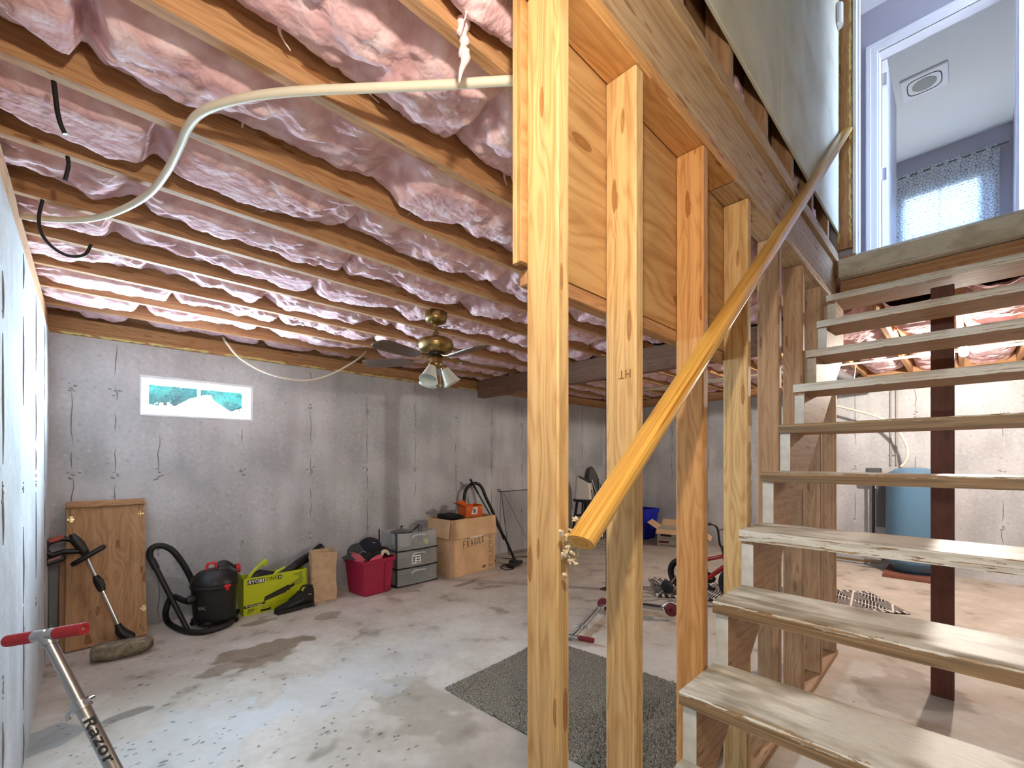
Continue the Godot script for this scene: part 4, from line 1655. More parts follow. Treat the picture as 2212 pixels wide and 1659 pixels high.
func build_floor_things() -> void:
	# --- cabinet door panel leaning on the wall
	var lean := atan2(0.215, 0.93)
	var pn := thing("cabinet_panel", "brown veneer cabinet panel with brass hinges leaning on the wall", "panel", V(0.095, 0.0, 4.10))
	var fb := Basis(Vector3.RIGHT, -lean)
	var m := M.new()
	m.box(fb * Vector3(0, 0.50, 0), Vector3(0.415, 0.985, 0.012), 0.002, fb, off())
	put(m, "panel", mats["door_wood"], pn)
	m = M.new()
	m.box(fb * Vector3(0, 0.975, 0.010), Vector3(0.418, 0.045, 0.032), 0.003, fb, off())
	put(m, "rail", mats["door_wood"], pn)
	m = M.new()
	m.box(fb * Vector3(0, 0.016, 0.010), Vector3(0.415, 0.022, 0.026), 0.003, fb, off())
	put(m, "rail", mats["door_wood"], pn)
	m = M.new()
	m.box(fb * Vector3(-0.222, 0.34, -0.015), Vector3(0.030, 0.66, 0.014), 0.002, fb, off())
	put(m, "back_strip", wood("strip_wood", Color(0.60, 0.45, 0.30)), pn)
	for c in [[-0.175, 0.925], [0.185, 0.925], [0.18, 0.075]]:
		m = M.new()
		m.box(fb * Vector3(c[0], c[1], 0.009), Vector3(0.022, 0.036, 0.008), 0.002, fb, off())
		put(m, "corner_block", mats["door_wood"], pn)
	for c in [[-0.185, 0.875], [0.188, 0.195], [0.185, 0.885]]:
		m = M.new()
		m.box(fb * Vector3(c[0], c[1], 0.0075), Vector3(0.035, 0.012 if c[1] > 0.88 else 0.016, 0.003), 0.001, fb)
		m.tube([fb * Vector3(c[0] - 0.004, c[1] - 0.022, 0.012), fb * Vector3(c[0] - 0.004, c[1] + 0.022, 0.012)], 0.005, 8)
		for q in [-1, 1]:
			if c[1] < 0.88:
				m.blob(fb * Vector3(c[0] + 0.004, c[1] + q * 0.015, 0.008), Vector3(0.011, 0.009, 0.003), 6, fb)
		put(m, "hinge", flat("bright_brass", Color(0.85, 0.80, 0.62), 0.3, 1.0), pn)
	# --- string trimmer resting against the panel
	var tr := thing("string_trimmer", "black cordless string trimmer with silver shaft leaning on the cabinet panel", "trimmer", V(0.20, 0, 4.0))
	var p0 := loc(at_b(262, 1365, 4.035), tr)
	var p1 := loc(at_b(186, 1200, 4.13), tr)
	var d := (p1 - p0).normalized()
	var rt := Vector3.RIGHT
	rt = (rt - d * rt.dot(d)).normalized()
	var fw := rt.cross(d)
	var ln := p0.distance_to(p1)
	m = M.new()
	m.tube([p0 + d * 0.02, p1], 0.011, 14)
	put(m, "shaft", mats["steel"], tr)
	m = M.new()
	m.tube([p0 + d * ln * 0.54, p0 + d * ln * 0.57, p0 + d * ln * 0.66, p0 + d * ln * 0.71, p0 + d * ln * 0.74], [0.017, 0.022, 0.025, 0.02, 0.015], 12)
	m.box(p0 + d * ln * 0.64 + fw * 0.02 + rt * 0.012, Vector3(0.03, 0.06, 0.02), 0.004, Basis(rt, d, fw))
	put(m, "clamp", flat("trimmer_black", Color(0.07, 0.055, 0.05), 0.4), tr)
	m = M.new()
	m.tube(curve([p0 + d * 0.06, p0 + d * 0.0, p0 - d * 0.05 + rt * 0.02, p0 - d * 0.075 + rt * 0.045], 4), [0.018, 0.02, 0.024, 0.03, 0.032, 0.034, 0.036, 0.037, 0.037, 0.038, 0.036, 0.032, 0.024], 14)
	put(m, "cutting_head", mats["trimmer_black"], tr)
	m = M.new()
	m.tube([p1 - d * 0.02, p1 + d * 0.03, p1 + d * 0.09 - rt * 0.008, p1 + d * 0.13 - rt * 0.02, p1 + d * 0.165 - rt * 0.02], [0.016, 0.026, 0.03, 0.028, 0.014], 14)
	put(m, "motor_body", mats["trimmer_black"], tr)
	m = M.new()
	var hb := p1 + d * 0.155 - rt * 0.03
	m.tube(curve([p1 + d * 0.12 - rt * 0.02, hb - rt * 0.04, hb - rt * 0.105, hb - rt * 0.132 - d * 0.035, hb - rt * 0.115 - d * 0.08, hb - rt * 0.06 - d * 0.085, p1 + d * 0.04 - rt * 0.015], 5), 0.0175, 12)
	put(m, "rear_handle", mats["trimmer_black"], tr)
	m = M.new()
	m.tube([hb - rt * 0.03 + d * 0.006, hb - rt * 0.10 + d * 0.008], 0.0195, 12)
	put(m, "grip", flat("faded_red", Color(0.60, 0.30, 0.22), 0.6), tr)
	m = M.new()
	m.box(hb - rt * 0.110 - d * 0.115, Vector3(0.10, 0.05, 0.06), 0.010, Basis(rt, d, fw))
	var bat := put(m, "battery", mats["trimmer_black"], tr)
	m = M.new()
	m.box(hb - rt * 0.110 - d * 0.110 + fw * 0.0305, Vector3(0.06, 0.012, 0.001), 0.0, Basis(rt, d, fw))
	put(m, "battery_label", flat("label_rose", Color(0.62, 0.36, 0.33), 0.6), bat)
	m = M.new()
	var loop := []
	for k in 20:
		var a := TAU * k / 20.0
		var c := p1 - d * 0.005 + (rt * 0.965 + d * 0.26).normalized() * cos(a) * 0.085 + fw * (0.035 + sin(a) * 0.028)
		loop.append(c + rt * 0.012)
	m.tube(loop, 0.0165, 10, false, true)
	put(m, "loop_handle", mats["trimmer_black"], tr)
	# --- flat stone in front
	var sn := noise(211, 14.0, FastNoiseLite.TYPE_SIMPLEX_SMOOTH, 3)
	m = M.new()
	m.blob(Vector3(0, 0.052, 0), Vector3(0.145, 0.056, 0.066), 14, Basis(), sn, 0.18, 1.0)
	for i in m.v.size():
		m.v[i] = Vector3(clampf(m.v[i].x * 1.25, -0.142, 0.140 - 0.02 * signf(m.v[i].z)), clampf(m.v[i].y * 1.06, 0.0, 0.092 + 0.003 * sin(m.v[i].x * 60.0)), clampf(m.v[i].z * 1.35, -0.07, 0.07))
	var stone := triplanar("stone", ramp_noise(212, 0.03, 4, 256, [Color(0.40, 0.37, 0.30), Color(0.60, 0.56, 0.47)], [0.2, 0.8]), 2.0, 0.9, false)
	bumpy(stone, 213, 0.05, 3, 0.3)
	var so := put(m, "flat_stone", stone)
	so.position = V(0.15, 0.001, 3.775)
	so.rotation.y = -0.12
	tag(so, "flat grey-brown stone on the floor below the trimmer head", "stone")
	build_vac()
	build_blower_box()
	build_boot()
	build_bag()
	build_tote()
	build_drawers()
	build_fragile()

func build_vac() -> void:
	var o := V(0.70, 0, 4.03)
	var t := thing("shop_vacuum", "black shop vacuum with red handle and long looped hose", "vacuum", o)
	var bk: StandardMaterial3D = mats["black_plastic"]
	var m := M.new()
	m.lathe([[0.118, 0.032], [0.132, 0.036], [0.137, 0.06], [0.143, 0.15], [0.150, 0.27], [0.153, 0.295], [0.160, 0.30], [0.161, 0.315], [0.15, 0.318]], 40)
	put(m, "drum", bk, t)
	m = M.new()
	m.lathe([[0.155, 0.319], [0.157, 0.33], [0.150, 0.350], [0.132, 0.385], [0.10, 0.412], [0.055, 0.425], [0.004, 0.428]], 40)
	put(m, "lid", bk, t)
	m = M.new()
	var rings := []
	for k in 9:
		var f := k / 8.0
		var x := 0.015 + 0.125 * f
		var hh := 0.445 + 0.048 * sin(PI * clampf(0.18 + 0.75 * f, 0, 1)) - 0.03 * f
		var w := 0.062 - 0.012 * absf(f - 0.4)
		var ring := PackedVector3Array()
		for q in 14:
			var a := PI * q / 13.0
			ring.append(Vector3(x, 0.34 + (hh - 0.34) * pow(maxf(0.0, sin(a)), 0.5), w * cos(a)))
		rings.append(ring)
	m.loft(rings)
	put(m, "motor_cover", bk, t)
	m = M.new()
	m.tube(curve([Vector3(-0.052, 0.415, 0.01), Vector3(-0.050, 0.462, 0.01), Vector3(-0.02, 0.475, 0.01), Vector3(0.012, 0.462, 0.01), Vector3(0.014, 0.44, 0.01)], 4), 0.010, 8)
	m.box(Vector3(-0.02, 0.473, 0.01), Vector3(0.062, 0.010, 0.045), 0.003)
	m.box(Vector3(0.006, 0.452, 0.012), Vector3(0.014, 0.05, 0.04), 0.003)
	put(m, "carry_handle", mats["red_plastic"], t)
	m = M.new()
	m.tube([Vector3(0.136, 0.405, 0.01), Vector3(0.165, 0.405, 0.01)], 0.033, 20)
	for k in 3:
		m.tube([Vector3(0.140 + 0.01 * k, 0.405, 0.01), Vector3(0.145 + 0.01 * k, 0.405, 0.01)], 0.0365, 20)
	put(m, "blower_port", mats["red_plastic"], t)
	m = M.new()
	var c := Vector3(sin(0.35), 0, cos(0.35))
	var bs := Basis(Vector3.UP, 0.35)
	m.box(c * 0.158 + Vector3(0, 0.312, 0), Vector3(0.050, 0.022, 0.014), 0.003, bs)
	m.box(c * 0.157 + Vector3(0, 0.292, 0), Vector3(0.026, 0.026, 0.012), 0.003, bs)
	put(m, "latch", mats["red_plastic"], t)
	for k in 4:
		var a := 0.5 + TAU * k / 4.0
		m = M.new()
		m.box(Vector3(cos(a) * 0.125, 0.045, sin(a) * 0.125), Vector3(0.06, 0.03, 0.05), 0.008, Basis(Vector3.UP, -a))
		m.tube([Vector3(cos(a) * 0.145 - sin(a) * 0.012, 0.0185, sin(a) * 0.145 + cos(a) * 0.012), Vector3(cos(a) * 0.145 + sin(a) * 0.012, 0.0185, sin(a) * 0.145 - cos(a) * 0.012)], 0.0182, 14)
		put(m, "caster", mats["black_rubber"], t)
	lettering("VAC", 0.034, Transform3D(Basis(Vector3.UP, -0.75), Vector3(-0.098, 0.165, 0.107)), flat("label_grey", Color(0.6, 0.6, 0.58), 0.6), t)
	m = M.new()
	m.tube([Vector3(-0.13, 0.232, 0.04), Vector3(-0.165, 0.228, 0.05), Vector3(-0.185, 0.225, 0.055)], [0.034, 0.033, 0.026], 14)
	put(m, "inlet", bk, t)
	# hose: from the inlet round the floor to the back of the drum, up in a high loop, and down as a straight wand
	var pts := []
	for p in [[0, -0.185, 0.225, 0.055], [1, 372, 1290, 4.16], [1, 358, 1322, 4.17], [2, 366, 1347, 0.02], [2, 400, 1363, 0.02], [2, 440, 1365, 0.02], [2, 485, 1352, 0.02], [2, 500, 1341, 0.02], [2, 500, 1324, 0.022]]:
		var q: Vector3
		if p[0] == 0:
			q = Vector3(p[1], p[2], p[3])
		elif p[0] == 1:
			q = at_b(p[1], p[2], p[3]) - o
		else:
			q = at_y(p[1], p[2], p[3]) - o
		pts.append(q)
	pts.append(Vector3(0.165, 0.04, -0.06))
	m = M.new()
	m.tube(curve(pts, 10), 0.0205, 14)
	put(m, "floor_hose", mats["black_rubber"], t)
	pts = []
	for p in [[418, 1262, 4.19], [408, 1240, 4.20], [392, 1213, 4.20], [372, 1189, 4.20], [350, 1179, 4.20], [330, 1183, 4.20], [323, 1199, 4.20], [332, 1218, 4.20]]:
		pts.append(at_b(p[0], p[1], p[2]) - o)
	m = M.new()
	m.tube(curve(pts, 8), 0.0215, 14)
	put(m, "upper_hose", mats["black_rubber"], t)
	m = M.new()
	var w0 := at_b(328, 1210, 4.20) - o
	var w1 := at_y(406, 1362, 0.022) - o
	m.tube([w0, w0.lerp(w1, 0.12), w0.lerp(w1, 0.13), w1], [0.023, 0.023, 0.018, 0.016], 14)
	put(m, "wand", bk, t)

func build_blower_box() -> void:
	var fa := V(0.895, 0.0, 4.035)
	var t := thing("blower_box", "bright lime green cardboard tool box with black lettering", "box", fa, atan2(0.032, 0.49))
	var lime := flat("lime_card", Color(0.74, 0.78, 0.05), 0.5)
	var w := 0.50
	var h := 0.302
	var dp := 0.15
	var m := M.new()
	var th := 0.004
	m.span(Vector3(0, 0.001, 0), Vector3(w, h, -th), 0.0005)
	put(m, "front_panel", lime, t)
	m = M.new()
	m.span(Vector3(0, 0.001, -th), Vector3(th, h, -dp), 0.0005)
	m.span(Vector3(w - th, 0.001, -th), Vector3(w, h, -dp), 0.0005)
	m.span(Vector3(th, 0.001, -dp + th), Vector3(w - th, h, -dp), 0.0005)
	m.span(Vector3(th, 0.001, -th), Vector3(w - th, 0.005, -dp + th), 0.0005)
	put(m, "side_panels", lime, t)
	m = M.new()
	sheet_box(m, Vector3(0.0, h, -0.02), Vector3(-0.018, 0.045, 0), Vector3(0, 0, -0.10), 0.003)
	put(m, "end_flap", lime, t)
	# print
	var ink: StandardMaterial3D = flat("print_black", Color(0.045, 0.045, 0.04), 0.5)
	var wh: StandardMaterial3D = flat("print_white", Color(0.92, 0.92, 0.88), 0.5)
	var z := 0.0006
	m = M.new()
	m.span(Vector3(0.030, 0.248, 0), Vector3(0.158, 0.288, z), 0.0)
	put(m, "logo_patch", ink, t)
	lettering("RYOBI", 0.040, Transform3D(Basis().scaled(Vector3(1.02, 1, 1)), Vector3(0.094, 0.268, z + 0.0004)), wh, t, "Droid Sans", 800, 0.0006)
	lettering("ONE", 0.042, Transform3D(Basis().scaled(Vector3(1.05, 1, 1)), Vector3(0.212, 0.268, z * 0.5)), ink, t, "Droid Sans", 400, 0.0006)
	m = M.new()
	m.span(Vector3(0.260, 0.253, 0), Vector3(0.290, 0.284, z), 0.0)
	put(m, "plus_patch", ink, t)
	m = M.new()
	m.span(Vector3(0.265, 0.2655, z), Vector3(0.285, 0.2715, z * 2), 0.0)
	m.span(Vector3(0.272, 0.2585, z), Vector3(0.278, 0.2785, z * 2), 0.0)
	put(m, "plus_sign", wh, t)
	m = M.new()
	m.prism(PackedVector2Array([Vector2(0.002, 0.062), Vector2(0.150, 0.070), Vector2(0.172, 0.086), Vector2(0.002, 0.084)]), z, Transform3D())
	put(m, "print_bar", ink, t)
	lettering("18V Cordless Blower", 0.013, Transform3D(Basis(), Vector3(0.075, 0.0755, z + 0.0003)), wh, t, "Droid Sans", 600, 0.0006)
	lettering("250", 0.030, Transform3D(Basis(), Vector3(0.052, 0.040, z * 0.5)), ink, t, "Droid Sans", 700, 0.0006)
	lettering("CFM", 0.010, Transform3D(Basis(), Vector3(0.089, 0.044, z * 0.5)), ink, t, "Droid Sans", 600, 0.0006)
	lettering("90 MPH", 0.012, Transform3D(Basis(), Vector3(0.048, 0.020, z * 0.5)), ink, t, "Droid Sans", 600, 0.0006)
	lettering("WRAP COMPLETE", 0.0105, Transform3D(Basis(), Vector3(0.175, 0.052, z * 0.5)), ink, t, "Droid Sans", 500, 0.0006)
	lettering("COMPACT BODY", 0.0105, Transform3D(Basis(), Vector3(0.170, 0.038, z * 0.5)), ink, t, "Droid Sans", 500, 0.0006)
	m = M.new()
	m.span(Vector3(0.125, 0.012, 0), Vector3(0.205, 0.028, z), 0.0)
	m.span(Vector3(0.150, 0.0672, 0), Vector3(0.50, 0.0685, z), 0.0)
	put(m, "print_patch", ink, t)
	# printed picture of the tool
	m = M.new()
	m.prism(PackedVector2Array([Vector2(0.148, 0.092), Vector2(0.158, 0.128), Vector2(0.345, 0.190), Vector2(0.352, 0.182), Vector2(0.392, 0.195), Vector2(0.398, 0.172), Vector2(0.360, 0.155), Vector2(0.352, 0.142), Vector2(0.335, 0.142), Vector2(0.320, 0.128), Vector2(0.170, 0.094)]), z)
	put(m, "printed_tube", flat("print_grey", Color(0.16, 0.17, 0.12), 0.5), t)
	m = M.new()
	m.prism(PackedVector2Array([Vector2(0.345, 0.192), Vector2(0.425, 0.225), Vector2(0.432, 0.250), Vector2(0.385, 0.262), Vector2(0.388, 0.276), Vector2(0.440, 0.282), Vector2(0.448, 0.290), Vector2(0.462, 0.288), Vector2(0.460, 0.255), Vector2(0.470, 0.225), Vector2(0.462, 0.185), Vector2(0.440, 0.172), Vector2(0.400, 0.173), Vector2(0.392, 0.196)]), z)
	put(m, "printed_body", flat("print_olive", Color(0.58, 0.62, 0.08), 0.5), t)
	# the tool itself in the box
	var b := thing("leaf_blower", "lime and black leaf blower sticking out of the lime box", "leaf blower", V(1.15, 0.12, 4.12))
	var q := func(x: float, y: float, bb: float) -> Vector3: return at_b(x, y, bb) - b.position
	m = M.new()
	var a0: Vector3 = q.call(606, 1244, 4.115)
	var a1: Vector3 = q.call(640, 1220, 4.15)
	var a2: Vector3 = q.call(667, 1203, 4.21)
	var a3: Vector3 = q.call(694, 1182, 4.27)
	m.tube([a0, a1.lerp(a0, 0.1), a1, a2, a2.lerp(a3, 0.04), a3], [0.030, 0.034, 0.038, 0.040, 0.037, 0.042], 18)
	put(m, "tube", flat("tube_black", Color(0.06, 0.055, 0.06), 0.35), b)
	m = M.new()
	m.tube([q.call(540, 1250, 4.12), q.call(560, 1242, 4.115), a0], [0.03, 0.045, 0.034], 14)
	put(m, "housing", flat("tube_black", Color(0.06, 0.055, 0.06), 0.35), b)
	var lm := flat("lime_plastic", Color(0.70, 0.76, 0.16), 0.4)
	m = M.new()
	m.tube(curve([q.call(536, 1252, 4.10), q.call(543, 1240, 4.10), q.call(556, 1226, 4.11), q.call(569, 1215, 4.12), q.call(577, 1210, 4.12)], 4), [0.016, 0.016, 0.016, 0.015, 0.014, 0.014, 0.014, 0.014, 0.014, 0.015, 0.016, 0.017, 0.018, 0.019, 0.018, 0.016, 0.012], 10)
	m.tube([q.call(575, 1212, 4.12), q.call(573, 1222, 4.12)], 0.015, 10)
	put(m, "handle", lm, b)
	m = M.new()
	m.tube([q.call(590, 1243, 4.085), q.call(602, 1233, 4.085), q.call(615, 1225, 4.09)], [0.012, 0.015, 0.012], 10)
	put(m, "trim_piece", lm, b)

func build_boot() -> void:
	var t := thing("hiking_boot", "black and grey lace-up hiking boot in front of the lime box", "boot", V(1.25, 0, 3.93), 0.10)
	# x from toe (-) to heel (+)
	var st := [[-0.160, 0.018, 0.030, 0.022], [-0.150, 0.030, 0.050, 0.034], [-0.125, 0.042, 0.060, 0.046], [-0.085, 0.049, 0.072, 0.058], [-0.045, 0.049, 0.090, 0.074], [-0.010, 0.046, 0.118, 0.090], [0.025, 0.042, 0.150, 0.100], [0.060, 0.040, 0.172, 0.110], [0.100, 0.040, 0.176, 0.110], [0.130, 0.038, 0.172, 0.104], [0.146, 0.030, 0.150, 0.09], [0.152, 0.016, 0.10, 0.06]]
	var rings := []
	for s in st:
		var ring := PackedVector3Array()
		for k in 18:
			var a := TAU * k / 18.0
			var yy: float = 0.028 + (s[2] - 0.028) * (0.5 + 0.5 * sin(a))
			var taper: float = 1.0 - 0.42 * pow(clampf((yy - 0.05) / 0.12, 0, 1), 0.8)
			ring.append(Vector3(s[0] + (0.012 * (yy / 0.17) if s[0] > 0.05 else 0.0), yy, cos(a) * s[1] * taper))
		rings.append(ring)
	var m := M.new()
	m.loft(rings)
	var upper := flat("boot_black", Color(0.055, 0.055, 0.055), 0.75)
	put(m, "upper", upper, t)
	m = M.new()
	var poly := PackedVector2Array()
	for k in 30:
		var a := TAU * k / 30.0
		var x := cos(a) * 0.165
		poly.append(Vector2(x, sin(a) * (0.053 - 0.010 * smoothstep(-0.02, 0.10, x) * (1.0 if x > 0 else 0.0))))
	m.prism(poly, 0.026, Transform3D(Basis(Vector3(1, 0, 0), Vector3(0, 0, 1), Vector3(0, 1, 0)), Vector3(0, 0.010, 0)))
	for k in 15:
		var x := -0.145 + k * 0.0205
		if absf(x - 0.055) < 0.012:
			continue
		m.box(Vector3(x, 0.0065, 0), Vector3(0.012, 0.012, 0.085), 0.002)
	put(m, "sole", flat("boot_sole", Color(0.13, 0.125, 0.12), 0.8), t)
	var gp := flat("boot_grey", Color(0.27, 0.26, 0.23), 0.75)
	for s in [-1.0, 1.0]:
		m = M.new()
		for k in 4:
			var x := -0.055 + 0.034 * k
			var w0 := 0.0495 - 0.004 * k
			m.box(Vector3(x, 0.058 + 0.006 * k, s * (w0 * 0.93)), Vector3(0.040, 0.010, 0.006), 0.002, Basis(Vector3.BACK, 0.5) * Basis(Vector3.RIGHT, -s * 0.35))
		put(m, "side_overlay", gp, t)
		m = M.new()
		m.box(Vector3(0.112, 0.112, s * 0.0335), Vector3(0.030, 0.006, 0.004), 0.001, Basis(Vector3.BACK, -0.15))
		put(m, "logo_bar", flat("boot_white", Color(0.75, 0.75, 0.72), 0.6), t)
	m = M.new()
	for k in 6:
		var x := -0.058 + 0.022 * k
		var y := 0.088 + 0.0155 * k - (0.004 if k == 0 else 0.0)
		m.tube([Vector3(x, y - 0.010, -0.026), Vector3(x + 0.004, y + 0.002, 0.0), Vector3(x, y - 0.010, 0.026)], 0.0035, 6)
	put(m, "laces", upper, t)
	m = M.new()
	m.tube(curve([Vector3(0.045, 0.155, 0.028), Vector3(0.052, 0.172, 0.026), Vector3(0.066, 0.175, 0.026), Vector3(0.080, 0.170, 0.027)], 4), 0.0055, 8)
	m.tube([Vector3(0.058, 0.170, 0.028), Vector3(0.054, 0.150, 0.032)], 0.003, 6)
	put(m, "pull_tab", flat("tab_yellow", Color(0.78, 0.72, 0.22), 0.6), t)
	m = M.new()
	m.tube(curve([Vector3(0.05, 0.160, 0.0), Vector3(0.075, 0.176, 0.026), Vector3(0.11, 0.178, 0.027), Vector3(0.148, 0.172, 0.0), Vector3(0.11, 0.178, -0.027), Vector3(0.075, 0.176, -0.026)], 4, true), 0.0075, 8, false, true)
	put(m, "collar", upper, t)

func build_bag() -> void:
	var t := thing("paper_bag", "open brown paper bag standing between boot and pink tote", "bag", V(1.535, 0.0, 4.06), -0.15)
	var nz := noise(221, 7.0, FastNoiseLite.TYPE_SIMPLEX_SMOOTH, 2)
	var rings := []
	for pass_ in 2:
		for i in 16:
			var f := i / 15.0 if pass_ == 0 else 1.0 - i / 15.0
			var y := 0.002 + 0.435 * f
			var w := 0.205 + 0.015 * f - (0.004 if pass_ else 0.0)
			var dp := 0.145 - 0.03 * sin(f * PI) - (0.004 if pass_ else 0.0)
			var ring := ring_rect(0, 0, y, w, dp, 0.008, 3)
			var out := PackedVector3Array()
			for k in ring.size():
				for s in 2:
					var p := ring[k].lerp(ring[(k + 1) % ring.size()], s * 0.5)
					var cr := nz.get_noise_3dv(p * 1.4 + Vector3(3, 0, 1)) * 0.022 * sin(PI * clampf(f * 0.9 + 0.05, 0, 1))
					var q := Vector3(p.x, 0, p.z).normalized()
					# the gusset folds in on the right side
					var g := 0.035 * exp(-pow(p.z / 0.035, 2.0)) * (1.0 if p.x > 0.07 else 0.0) * f
					p += q * cr - Vector3(g, 0, 0)
					p.y += nz.get_noise_2d(p.x * 3.0, p.z * 3.0) * 0.02 * f * f
					out.append(p)
			rings.append(out)
	var m := M.new()
	m.loft(rings, true, true, false)
	var kraft := triplanar("kraft_paper", ramp_noise(222, 0.02, 4, 256, [Color(0.75, 0.63, 0.49), Color(0.80, 0.68, 0.54)], [0.2, 0.8]), 2.0, 0.9, false)
	put(m, "bag_body", kraft, t)
	m = M.new()
	m.box(Vector3(0, 0.20, 0.0), Vector3(0.15, 0.36, 0.055), 0.02)
	put(m, "contents", kraft, t)

func build_tote() -> void:
	var t := thing("storage_tote", "raspberry pink plastic storage tote heaped with hats and clothes", "tote", V(1.945, 0.0, 3.985), 0.12)
	var pk := flat("tote_pink", Color(0.62, 0.09, 0.24), 0.45)
	var rings := []
	for s in [[0.004, 0.285, 0.285, 0.03], [0.012, 0.293, 0.293, 0.03], [0.30, 0.345, 0.335, 0.035], [0.302, 0.372, 0.362, 0.04], [0.330, 0.378, 0.368, 0.04], [0.334, 0.366, 0.356, 0.04], [0.334, 0.350, 0.340, 0.036], [0.20, 0.330, 0.318, 0.033]]:
		rings.append(ring_rect(0, 0, s[0], s[1], s[2], s[3], 6))
	var m := M.new()
	for i in rings.size() - 1:
		m.loft([rings[i], rings[i + 1]], true, i == 0, false)
	put(m, "tub", pk, t)
	m = M.new()
	var tilt := Basis(Vector3.RIGHT, 0.075)
	m.box(Vector3(0.085, 0.158, 0.1585), Vector3(0.055, 0.268, 0.014), 0.004, tilt)
	m.box(Vector3(-0.10, 0.285, 0.1695), Vector3(0.14, 0.016, 0.010), 0.003, tilt)
	put(m, "rib", pk, t)
	var nz := noise(231, 9.0, FastNoiseLite.TYPE_SIMPLEX_SMOOTH, 3)
	var o := t.transform
	var drop := func(called: String, lab: String, cat: String, mm: M, mat: Material) -> void:
		var n := put(mm, called, mat)
		n.transform = o
		tag(n, lab, cat)
	# contents, each its own thing
	m = M.new()
	m.blob(Vector3(0.0, 0.25, 0), Vector3(0.15, 0.06, 0.145), 14, Basis(), nz, 0.25, 1.0)
	drop.call("dark_clothes", "dark folded clothes filling the pink tote", "clothes", m, flat("cloth_black", Color(0.05, 0.06, 0.055), 0.95))
	m = M.new()
	m.blob(Vector3(-0.02, 0.360, 0.04), Vector3(0.135, 0.055, 0.085), 16, Basis(Vector3.BACK, 0.2), nz, 0.5, 1.6)
	var camo := triplanar("camo", ramp_noise(232, 0.03, 3, 128, [Color(0.05, 0.06, 0.05), Color(0.13, 0.19, 0.12), Color(0.20, 0.22, 0.16), Color(0.07, 0.08, 0.07)], [0.3, 0.45, 0.55, 0.7]), 6.0, 0.95, false)
	drop.call("camouflage_hat", "crumpled dark green camouflage cap in the pink tote", "cap", m, camo)
	m = M.new()
	var cap := func(mm: M, c: Vector3, r: float, bs: Basis) -> void:
		var rg := []
		for i in 9:
			var a := PI * 0.5 * i / 8.0
			var ring := PackedVector3Array()
			for k in 24:
				var q := TAU * k / 24.0
				ring.append(c + bs * Vector3(cos(q) * r * cos(a) * 1.08, r * 0.86 * sin(a), sin(q) * r * cos(a)))
			rg.append(ring)
		mm.loft(rg)
		var br := []
		for i in 6:
			var row := []
			for k in 13:
				var q := PI * (0.12 + 0.76 * k / 12.0)
				var rr := r * (0.98 + 0.72 * i / 5.0 * pow(sin(q), 0.6))
				row.append(c + bs * Vector3(cos(q) * rr * 0.95, 0.004 - 0.022 * pow(cos(q), 2.0) - 0.01 * i / 5.0, sin(q) * rr))
			br.append(row)
		mm.sheet(br, bs * Vector3.UP)
	cap.call(m, Vector3(0.0, 0.425, 0.0), 0.100, Basis(Vector3.UP, -0.5) * Basis(Vector3.RIGHT, 0.55))
	drop.call("navy_hat", "faded navy baseball cap on top of the pink tote", "cap", m, flat("cap_navy", Color(0.09, 0.10, 0.14), 0.9))
	var patch := lettering("~", 0.05, o * Transform3D(Basis(Vector3.UP, -0.2) * Basis(Vector3.RIGHT, -0.35), Vector3(-0.012, 0.478, 0.090)), flat("patch_pale", Color(0.72, 0.66, 0.62), 0.8), get_child(-1), "Droid Sans", 700)
	patch.name = "emblem"
	patch.transform = Transform3D(Basis(Vector3.UP, -0.2) * Basis(Vector3.RIGHT, -0.35), Vector3(-0.012, 0.478, 0.090))
	m = M.new()
	cap.call(m, Vector3(-0.095, 0.385, -0.05), 0.095, Basis(Vector3.UP, -1.2) * Basis(Vector3.RIGHT, 0.2))
	drop.call("mesh_hat", "grey mesh cap behind the navy cap in the tote", "cap", m, flat("cap_grey", Color(0.24, 0.25, 0.24), 0.9))
	m = M.new()
	m.tube(curve([Vector3(-0.165, 0.365, 0.03), Vector3(-0.12, 0.40, 0.045), Vector3(-0.085, 0.40, 0.06), Vector3(-0.075, 0.365, 0.07)], 5), 0.005, 8)
	drop.call("grey_strap", "pale grey strap looped at the back of the tote", "strap", m, flat("strap_grey", Color(0.42, 0.42, 0.40), 0.8))
	m = M.new()
	m.tube(curve([Vector3(0.035, 0.345, 0.135), Vector3(0.062, 0.385, 0.125), Vector3(0.10, 0.380, 0.125), Vector3(0.125, 0.345, 0.135)], 5), [0.011, 0.016, 0.018, 0.018, 0.018, 0.018, 0.018, 0.018, 0.018, 0.018, 0.018, 0.018, 0.016, 0.014, 0.012, 0.008], 10)
	drop.call("cream_band", "cream curved cap brim poking out of the tote", "cap", m, flat("cream_cloth", Color(0.84, 0.80, 0.70), 0.85))
	m = M.new()
	m.blob(Vector3(0.118, 0.372, 0.05), Vector3(0.05, 0.05, 0.05), 12, Basis(), nz, 0.3, 1.5)
	drop.call("black_glove", "black knit glove at the corner of the tote", "glove", m, mats["cloth_black"])
	m = M.new()
	var rows := []
	for i in 8:
		var row := []
		for k in 14:
			var f := k / 13.0
			row.append(Vector3(-0.188 + 0.004 * i, 0.335 + 0.075 * sin(PI * (0.15 + 0.6 * f)) * (1.0 - i / 12.0), 0.155 - 0.24 * f + 0.01 * i))
		rows.append(row)
	m.sheet(rows, Vector3.LEFT)
	m.blob(Vector3(-0.165, 0.345, 0.05), Vector3(0.025, 0.05, 0.12), 10, Basis(), nz, 0.2, 1.0)
	drop.call("pink_shirt", "pale pink shirt hanging over the side of the tote", "clothes", m, flat("cloth_pink", Color(0.80, 0.38, 0.42), 0.9))
	m = M.new()
